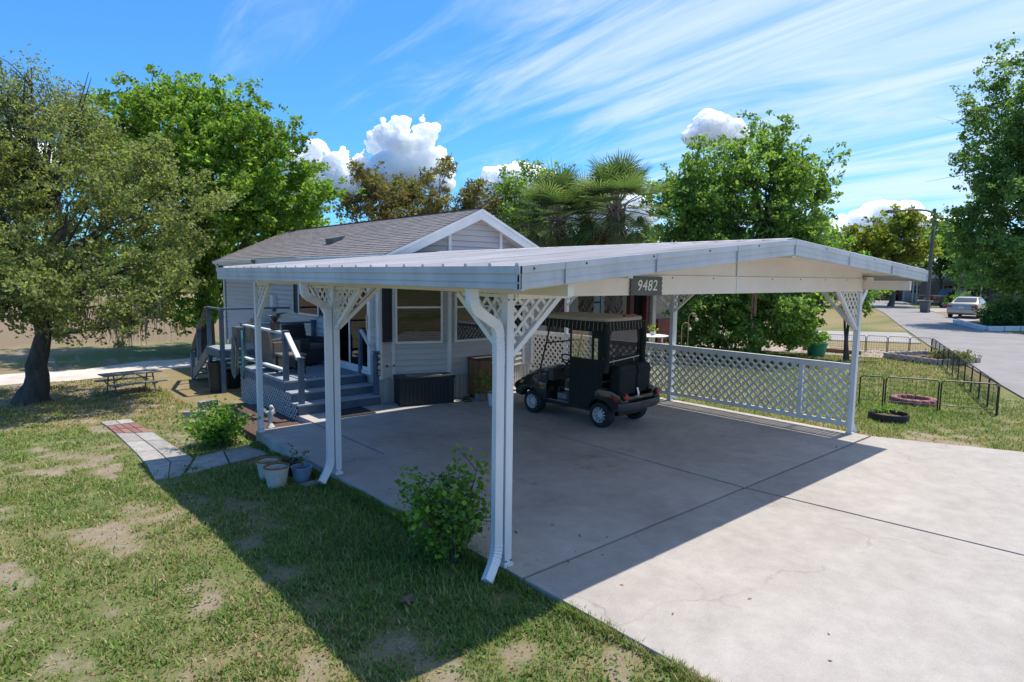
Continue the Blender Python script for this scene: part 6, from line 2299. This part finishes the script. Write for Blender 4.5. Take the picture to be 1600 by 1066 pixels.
def car(name, label, loc, rz, m, kind):
    """body faces +y"""
    t = thing(name, label, 'car' if kind != 'pickup' else 'pickup', loc, rz, local=True)
    if kind == 'sedan':
        Ln, Wd = 4.8, .92
        st_ = [(-2.40, .42, .86, .80), (-2.30, .30, 1.00, .90), (-1.75, .22, 1.06, .92), (-.9, .22, .98, .93), (.6, .22, .95, .93), (1.2, .22, .93, .92), (2.0, .26, .80, .86), (2.38, .36, .64, .72)]
        roof = [(-1.65, 1.04, .80), (-.95, 1.42, .62), (-.2, 1.47, .62), (.35, 1.40, .63), (1.15, .96, .78)]
        wr, wb = .33, (-1.42, 1.40)
    elif kind == 'suv':
        Wd = .95
        st_ = [(-2.35, .45, 1.05, .88), (-2.28, .32, 1.12, .94), (-1.2, .26, 1.10, .96), (.6, .26, 1.08, .96), (1.2, .26, 1.06, .95), (2.0, .3, .98, .90), (2.35, .4, .80, .78)]
        roof = [(-2.25, 1.12, .86), (-2.0, 1.74, .70), (-.5, 1.80, .70), (.35, 1.72, .70), (1.05, 1.10, .84)]
        wr, wb = .38, (-1.45, 1.45)
    else:
        Wd = .98
        st_ = [(-2.85, .55, 1.15, .94), (-2.80, .45, 1.18, .97), (-1.2, .38, 1.16, .98), (.6, .36, 1.14, .98), (1.4, .36, 1.14, .97), (2.5, .40, 1.06, .92), (2.8, .5, .85, .82)]
        roof = [(-.75, 1.14, .90), (-.6, 1.78, .74), (.3, 1.84, .74), (.85, 1.76, .74), (1.5, 1.16, .88)]
        wr, wb = .41, (-1.75, 1.75)
    rings = []
    for y_, zb_, zt, hw in st_:
        zm_ = zb_ + (zt - zb_) * .55
        rings.append([(-hw * .94, y_, zb_), (-hw, y_, zm_), (-hw * .97, y_, zt - .05), (-hw * .86, y_, zt), (hw * .86, y_, zt), (hw * .97, y_, zt - .05), (hw, y_, zm_), (hw * .94, y_, zb_)])
    MB().loft(rings).build('body', m, t, smooth=True)
    rings = [[(-hw, y_, zt), (-hw * .9, y_, zt + .01), (hw * .9, y_, zt + .01), (hw, y_, zt), (hw * 1.0, y_, .9), (-hw * 1.0, y_, .9)] for y_, zt, hw in roof]
    cab = MB().loft(rings).build('cabin', m, t, smooth=True)
    (ya, za, ha), (yb_, zb2, hb) = roof[0], roof[1]

    def quad(nm, p, mm, par):
        MB().add(p, [(0, 1, 2, 3)]).build(nm, mm, par)
    k0, k1 = .16, .90
    L3 = lambda a, b, f_: tuple(a[i] + (b[i] - a[i]) * f_ for i in range(3))
    for (A_, B_), sgn in (((roof[0], roof[1]), -1), ((roof[-1], roof[-2]), 1)):
        lo = [(-A_[2] * .86, A_[0], A_[1]), (A_[2] * .86, A_[0], A_[1])]
        hi = [(-B_[2] * .90, B_[0], B_[1]), (B_[2] * .90, B_[0], B_[1])]
        ps = [L3(lo[0], hi[0], k0), L3(lo[1], hi[1], k0), L3(lo[1], hi[1], k1), L3(lo[0], hi[0], k1)]
        quad('rear_window' if sgn < 0 else 'windscreen', [(p[0], p[1] + sgn * .03, p[2] + .02) for p in ps], 'car_glass', cab)
    for s_ in (-1, 1):
        zs = min(roof[0][1], roof[-1][1]) + .04
        p = [(s_ * (roof[0][2] + .025), roof[0][0] + .28, zs), (s_ * (roof[-1][2] + .025), roof[-1][0] - .25, zs), (s_ * (roof[-2][2] + .04), roof[-2][0] - .08, roof[-2][1] - .10), (s_ * (roof[1][2] + .04), roof[1][0] + .12, roof[1][1] - .10)]
        quad('side_window', p, 'car_glass', cab)
        for y_ in wb:
            wheel(t, s_ * (Wd - .09), y_, s_, wr, .21, wr * .66, 7)
        yr, zr_ = st_[1][0] - .04, st_[1][2] - .20
        MB().box(*sorted((s_ * Wd * .98, s_ * Wd * .58)), yr - .06, yr + .14, zr_ - .08, zr_ + .10).build('tail_lamp', 'red_lens', t, bev=.02)
        MB().box(*sorted((s_ * Wd * .9, s_ * Wd * .55)), st_[-2][0] + .1, st_[-2][0] + .22, .60, .72).build('head_lamp', 'chrome', t, bev=.02)
    yb3 = st_[0][0]
    MB().box(-Wd * .92, Wd * .92, yb3 - .06, yb3 + .12, st_[0][1] - .02, st_[0][1] + .20).build('rear_bumper', 'chrome' if kind == 'pickup' else m, t, bev=.03)
    MB().box(-.16, .16, yb3 - .075, yb3 - .015, st_[0][1] + .26, st_[0][1] + .38).build('licence_plate', 'far_white', t)
    if kind == 'pickup':
        MB().box(-.86, .86, -2.70, -.85, 1.165, 1.185).build('bed_cover', 'black_plastic', t)


b = basept(1514, 45.)
car('sedan', 'beige silver sedan parked tail-out beyond the street on the right', (b[0], b[1], .0), RAD(-90 + 2), 'car_silver', 'sedan')
b = basept(1468, 61.)
car('pickup_truck', 'black pickup truck on the far drive behind the trash bin', (b[0] + 1, b[1] - .6, .0), RAD(-90 - 32), 'car_black', 'pickup')
b = basept(1508, 67.)
car('suv', 'dark blue SUV parked behind the black pickup', (b[0], b[1], .0), RAD(-90 - 25), 'car_blue', 'suv')
b = basept(1383, 82.)
car('suv', 'dark SUV parked far away under the left distant carport', (b[0], b[1], .0), RAD(-60), 'car_black', 'suv')


def far_home(label, px_, dep, w, d, h, roofm, wallm, rz, cp_side):
    b = basept(px_, dep)
    t = thing('far_home', label, 'house', (b[0], b[1], -.03), rz, group='homes down the street', local=True)
    w_ = MB().box(-w / 2, w / 2, 0, d, 0, h).build('wall', wallm, t)
    MB().prism([(-w / 2 - .3, h - .02), (w / 2 + .3, h - .02), (0, h + w * .16)], -.3, d + .3, 'y').build('roof', roofm, t)
    for i, x in enumerate(np.linspace(-w / 2 + 1.1, w / 2 - 1.1, 3)):
        f_ = MB().box(x - .5, x + .5, -.05, -.002, 1.0, 2.1).build('window', 'far_white', w_)
        MB().box(x - .43, x + .43, -.06, -.051, 1.06, 1.52).build('pane', 'car_glass', f_)
        MB().box(x - .43, x + .43, -.06, -.051, 1.58, 2.04).build('pane', 'car_glass', f_)
    # carport in front
    cw_ = w * .9
    MB().prism([(-cw_ / 2, 2.55), (cw_ / 2, 2.55), (cw_ / 2, 2.72), (-cw_ / 2, 2.72)], -6., -.31, 'y').build('carport_roof', 'far_teal' if cp_side else 'far_white', t)
    for x in (-cw_ / 2 + .1, 0, cw_ / 2 - .1):
        for y in (-5.8, -2.8):
            MB().box(x - .07, x + .07, y - .07, y + .07, 0, 2.549).build('carport_post', 'far_white', t)


far_home('white home with a carport far left of the street lamp', 1395, 92, 11, 9, 2.9, 'far_roof', 'far_white', RAD(-60), 0)
far_home('grey home with a teal-edged carport behind the pickup', 1478, 76, 9, 9, 2.9, 'far_roof', 'far_wall', RAD(-66), 1)
far_home('pale home half hidden behind the dark shrubs and sedan', 1590, 68, 9, 9, 2.9, 'far_roof', 'beige_wall', RAD(-72), 0)
# bed with white kerb stones and dark shrubs under the street tree
K0, K1, K2 = G(1492, 505)[:2], G(1540, 517)[:2], G(1640, 516)[:2]
t = thing('kerbed_bed', 'planting bed with white-painted kerb stones under the dark street tree', 'flower bed', (*K1, 0))
for a, b in ((K0, K1), (K1, K2)):
    L_ = np.linalg.norm(b - a)
    k = int(L_ / .95)
    for j in range(k):
        p, q = a + (b - a) * (j + .04) / k, a + (b - a) * (j + .96) / k
        MB().bar((*p, .10), (*q, .10), .26, .26).build('kerb_stone', 'far_white', t, bev=.04)
MB().prism([tuple(K0), tuple(K1), tuple(K2), tuple(K2 + (6, 1)), tuple(K0 + (4, -.4))], -.05, .05).build('soil', 'soil', t)
for k, (px_, dep, rx, rz, lab, pal) in enumerate(((1566, 37.0, 1.1, 1.0, 'dark shrub in the kerbed bed in front of the sedan', PAL_DARK), (1600, 37.5, 1.5, 1.4, 'dark shrub at the right edge in the kerbed bed', PAL_DARK), (1630, 38., 1.6, 1.4, 'shrub in the kerbed bed just outside the right edge', PAL_DARK), (1495, 60., 1.3, 1.0, 'round light green bush between the pickup and sedan', PAL_SHRUB))):
    b = basept(px_, dep)
    tree('roadside_shrub', lab, tuple(b), [(b + np.array((0, 0, rz * .55)), (rx, rx, rz * .6))], 30, 5000 if k < 3 else 3000, .17, pal, .06, tuple(b + np.array((0, 0, rz * .5))), 'bark', 'shrubs along the far street', crad=.45, sub=7, gap=.3, cat='shrub', limbs=False)


# ------------------------------------------------------------------ cumulus clouds, far away
def cloud(label, px_, py_, w, h, seed, dist=2600., flat=.35):
    r_ = np.random.default_rng(seed)
    bm = bmesh.new()
    bmesh.ops.create_icosphere(bm, subdivisions=3, radius=1.)
    U = np.array([v.co[:] for v in bm.verts])
    Fc = [[v.index for v in f.verts] for f in bm.faces]
    bm.free()
    k = dist / FPX
    c = AT(px_, py_, dist)
    t = thing('cloud', label, 'cloud', tuple(c), group='cumulus clouds')
    mb_v, mb_f = [], []
    # cauliflower growth: parents then children on their upper surfaces
    puffs = []
    n0 = 7
    for i in range(n0):
        x = (i / (n0 - 1) - .5) * 1.25 + r_.uniform(-.08, .08)
        hh = (1 - (abs(x) / .72) ** 1.8)
        puffs.append((x, r_.uniform(-.15, .15), -.5 + .45 * max(0, hh) * r_.uniform(.5, 1.), .20 + .16 * max(0, hh)))
    for gen, (cnt, sc_) in enumerate(((22, .58), (60, .42), (110, .36))):
        par = list(puffs)
        for i in range(cnt):
            p = par[r_.integers(0, len(par))]
            a, e = r_.uniform(0, 2 * math.pi), r_.uniform(-.1, 1.35)
            d = np.array((math.cos(a) * math.cos(e), math.sin(a) * math.cos(e), math.sin(e)))
            puffs.append((p[0] + d[0] * p[3] * .85, p[1] + d[1] * p[3] * .85, p[2] + d[2] * p[3] * (.9 if gen else 1.1), p[3] * sc_ * r_.uniform(.7, 1.25)))
    for x, y, z, rad in puffs:
        rw = rad * w * k
        cen = rt * x * w * k + np.array((0, 0, 1.)) * z * h * k + fw * y * w * k
        seedv = Vector(r_.uniform(-50, 50, 3))
        dsp = np.array([mnoise.fractal(Vector(u) * 1.7 + seedv, 1.0, 2.1, 4) for u in U]) if rad > .1 else np.array([mnoise.noise(Vector(u) * 2.2 + seedv) * 1.2 for u in U])
        V = U * (1 + .20 * dsp)[:, None] * rw
        V[:, 2] *= (.9 if z > -.3 else .7)
        b0 = len(mb_v)
        mb_v += [tuple(q) for q in (V + cen)]
        mb_f += [tuple(i + b0 for i in f) for f in Fc]
    me = bpy.data.meshes.new('puffs')
    me.from_pydata(mb_v, [], mb_f)
    me.polygons.foreach_set('use_smooth', [True] * len(me.polygons))
    me.materials.append(MATS['cloud'])
    o = bpy.data.objects.new('puffs', me)
    COL.objects.link(o)
    rm = o.modifiers.new('fuse', 'REMESH')
    rm.mode = 'VOXEL'
    rm.voxel_size = 2.6
    dg = bpy.context.evaluated_depsgraph_get()
    me2 = bpy.data.meshes.new_from_object(o.evaluated_get(dg))
    me2.polygons.foreach_set('use_smooth', [True] * len(me2.polygons))
    o.modifiers.clear()
    o.data = me2
    o.parent = t


m = bpy.data.materials.new('cloud')
m.use_nodes = True
tt = m.node_tree
tt.nodes.remove(tt.nodes['Principled BSDF'])
pb = N(tt, 'ShaderNodeBsdfPrincipled')
pb.inputs['Base Color'].default_value = (.99, .99, .99, 1)
pb.inputs['Roughness'].default_value = 1
pb.inputs['Specular IOR Level'].default_value = 0
pb.inputs['Subsurface Weight'].default_value = 1
pb.inputs['Subsurface Radius'].default_value = (1, 1, 1)
pb.inputs['Subsurface Scale'].default_value = 190
L(tt, pb.outputs[0], tt.nodes['Material Output'].inputs[0])
MATS['cloud'] = m
cloud('white cumulus cloud just right of the tall bright green tree', 500, 258, 84, 100, 1)
cloud('tallest white cumulus tower above the brown oaks', 634, 226, 92, 150, 2)
cloud('low white cumulus between the brown oaks and the palms', 812, 285, 100, 62, 3)
cloud('small white cumulus peeking left of the dense tree top', 1122, 200, 70, 42, 4)
cloud('long low white cumulus behind the street lamp', 1385, 352, 120, 48, 6)
cloud('white cumulus glimpsed through the upper oak branches at left', 30, 235, 90, 80, 8)
cloud('white cumulus low behind the palm crowns', 950, 318, 90, 50, 9)


# ------------------------------------------------------------------ grass: short uneven blades, densest near the viewer
def grass():
    n = 760000
    ne = 26000
    ang = rng.uniform(RAD(49 - 62), RAD(49 + 62), n)
    r = 1.2 + 26 * rng.uniform(0, 1, n) ** 1.75
    x = CAM[0] + np.cos(ang) * r
    y = CAM[1] + np.sin(ang) * r
    x = np.concatenate([x, -.012 - np.abs(rng.normal(size=ne)) * .05])
    y = np.concatenate([y, rng.uniform(-3.6, 6.2, ne)])
    n += ne
    r = np.hypot(x - CAM[0], y - CAM[1])
    off_slab = ~(((x > -.01) & (x < 7.72) & (y < 6.28)) | ((x > .02) & (x < 7) & (y > 6.2) & (y < 17)))
    off_slab &= ~((y < -.2) & (x > 0) & (x < 7.75 - (y + .2) * .46))
    # keep paver path clear
    pc_ = (Lp[0] + Rp[0]) / 2
    path = np.zeros(n, bool)
    for i in range(len(Lp) - 1):
        a, b = (Lp[i] + Rp[i]) / 2, (Lp[i + 1] + Rp[i + 1]) / 2
        d = b - a
        L_ = np.linalg.norm(d)
        d = d / L_
        s_ = (x - a[0]) * d[0] + (y - a[1]) * d[1]
        q = np.abs(-(x - a[0]) * d[1] + (y - a[1]) * d[0])
        path |= (s_ > -.3) & (s_ < L_ + .05) & (q < np.linalg.norm(Lp[i] - Rp[i]) * .47)
    a, b = A0, np.array(A1)
    d = (b - a) / np.linalg.norm(b - a)
    s_ = (x - a[0]) * d[0] + (y - a[1]) * d[1]
    q = -(x - a[0]) * d[1] + (y - a[1]) * d[0]
    path |= (s_ > 0) & (s_ < np.linalg.norm(b - a)) & (q > -.02) & (q < .62)
    v = vegmask(x, y)
    keep = off_slab & ~path & (rng.uniform(0, 1, n) < np.clip(v * 1.6 - .34, .10, 1)) & (y < 15.6) & ~((x > 13.9) & (y < (x - 14.13) * .408 - .6)) & ~((x > 11) & (y < -2.))
    x, y, v, r = x[keep], y[keep], v[keep], r[keep]
    n = len(x)
    lush = sstep(-2.3, -.2, x) * (1 - sstep(4.5, 6.8, y)) * sstep(-1.6, .2, y) * (x < 1)
    edge = np.exp(-np.abs(x) / .12) * (x < .3)
    h = rng.uniform(.018, .042, n) * (.65 + .6 * v) * (1 + .25 * lush + .7 * edge) * (1 + .03 * r)
    w = rng.uniform(.0035, .0065, n) * (1 + .10 * r)
    a = rng.uniform(0, 2 * math.pi, n)
    lean = rng.uniform(.2, 1.3, n)
    z = gz(x, y) - .004
    bx_, by_ = np.cos(a), np.sin(a)
    P0 = np.stack([x - by_ * w, y + bx_ * w, z], 1)
    P1 = np.stack([x + by_ * w, y - bx_ * w, z], 1)
    P2 = np.stack([x + bx_ * h * lean, y + by_ * h * lean, z + h], 1)
    V = np.stack([P0, P1, P2], 1).reshape(-1, 3)
    me = bpy.data.meshes.new('lawn_grass')
    me.vertices.add(3 * n); me.vertices.foreach_set('co', V.ravel().astype(np.float32))
    me.loops.add(3 * n); me.loops.foreach_set('vertex_index', np.arange(3 * n))
    me.polygons.add(n); me.polygons.foreach_set('loop_start', np.arange(0, 3 * n, 3))
    me.update(calc_edges=True)
    green = np.array(((.14, .22, .045), (.175, .255, .055), (.22, .285, .075), (.11, .185, .04)))
    straw = np.array(((.42, .34, .19), (.35, .28, .155), (.30, .25, .13)))
    dry = drymask(x, y)
    pd = np.clip(.55 * dry + .16 - .50 * lush - .25 * (v - .5), .06, .85)
    isd = rng.uniform(0, 1, n) < pd
    c = np.where(isd[:, None], straw[rng.integers(0, 3, n)], green[rng.integers(0, 4, n)]) * rng.uniform(.75, 1.25, (n, 1))
    c = np.concatenate([c, np.ones((n, 1))], 1)
    at_ = me.color_attributes.new('tint', 'FLOAT_COLOR', 'POINT')
    at_.data.foreach_set('color', np.repeat(c, 3, 0).ravel().astype(np.float32))
    me.materials.append(MATS['grassblade'])
    o = bpy.data.objects.new('lawn_grass', me)
    COL.objects.link(o)
    o['kind'] = 'stuff'
    o['label'] = 'short patchy lawn grass with dry straw and sandy bare spots'


grass()


# weeds and leaf litter in the lawn
def litter():
    n = 5200
    cx = np.where(rng.uniform(0, 1, 170) < .6, rng.uniform(-2.2, -.05, 170), rng.uniform(-6.5, -.1, 170))
    cy = rng.uniform(-2.6, 5.6, 170)
    k = rng.integers(0, 170, n)
    x = cx[k] + rng.normal(size=n) * .09
    y = cy[k] + rng.normal(size=n) * .09
    ok = x < -.04
    x, y = x[ok], y[ok]
    P_ = np.stack([x, y, gz(x, y) + rng.uniform(.012, .045, len(x))], 1)
    leaf_mesh('lawn_weeds', P_, np.full(len(x), .030), [(.12, .22, .04), (.15, .26, .05), (.09, .17, .035)], None, 'leaf', 1.4, .75, None, (0, 0, 0), 'stuff')
    n = 1500
    x = np.concatenate([rng.uniform(-7, -.05, n), rng.uniform(7.9, 13, 500)])
    y = np.concatenate([rng.uniform(-3.5, 14, n), rng.uniform(-1.6, 4, 500)])
    ok = ~((x > 7) & (y < -.6 + (x - 14.13) * .408 * 0 - 1.2))
    x, y = x[ok], y[ok]
    P_ = np.stack([x, y, gz(x, y) + rng.uniform(.006, .03, len(x))], 1)
    sx_ = np.concatenate([rng.uniform(.05, 1.2, 34), rng.uniform(6.2, 7.6, 26)])
    P_ = np.concatenate([P_, np.stack([sx_, rng.uniform(-2.5, 5.5, 60), np.full(60, .008)], 1)])
    x = P_[:, 0]
    leaf_mesh('leaf_litter', P_, np.full(len(x), .038), [(.26, .16, .085), (.20, .12, .06), (.34, .24, .14)], None, 'moss', 1.6, .5, None, (0, 0, 0), 'stuff')


litter()
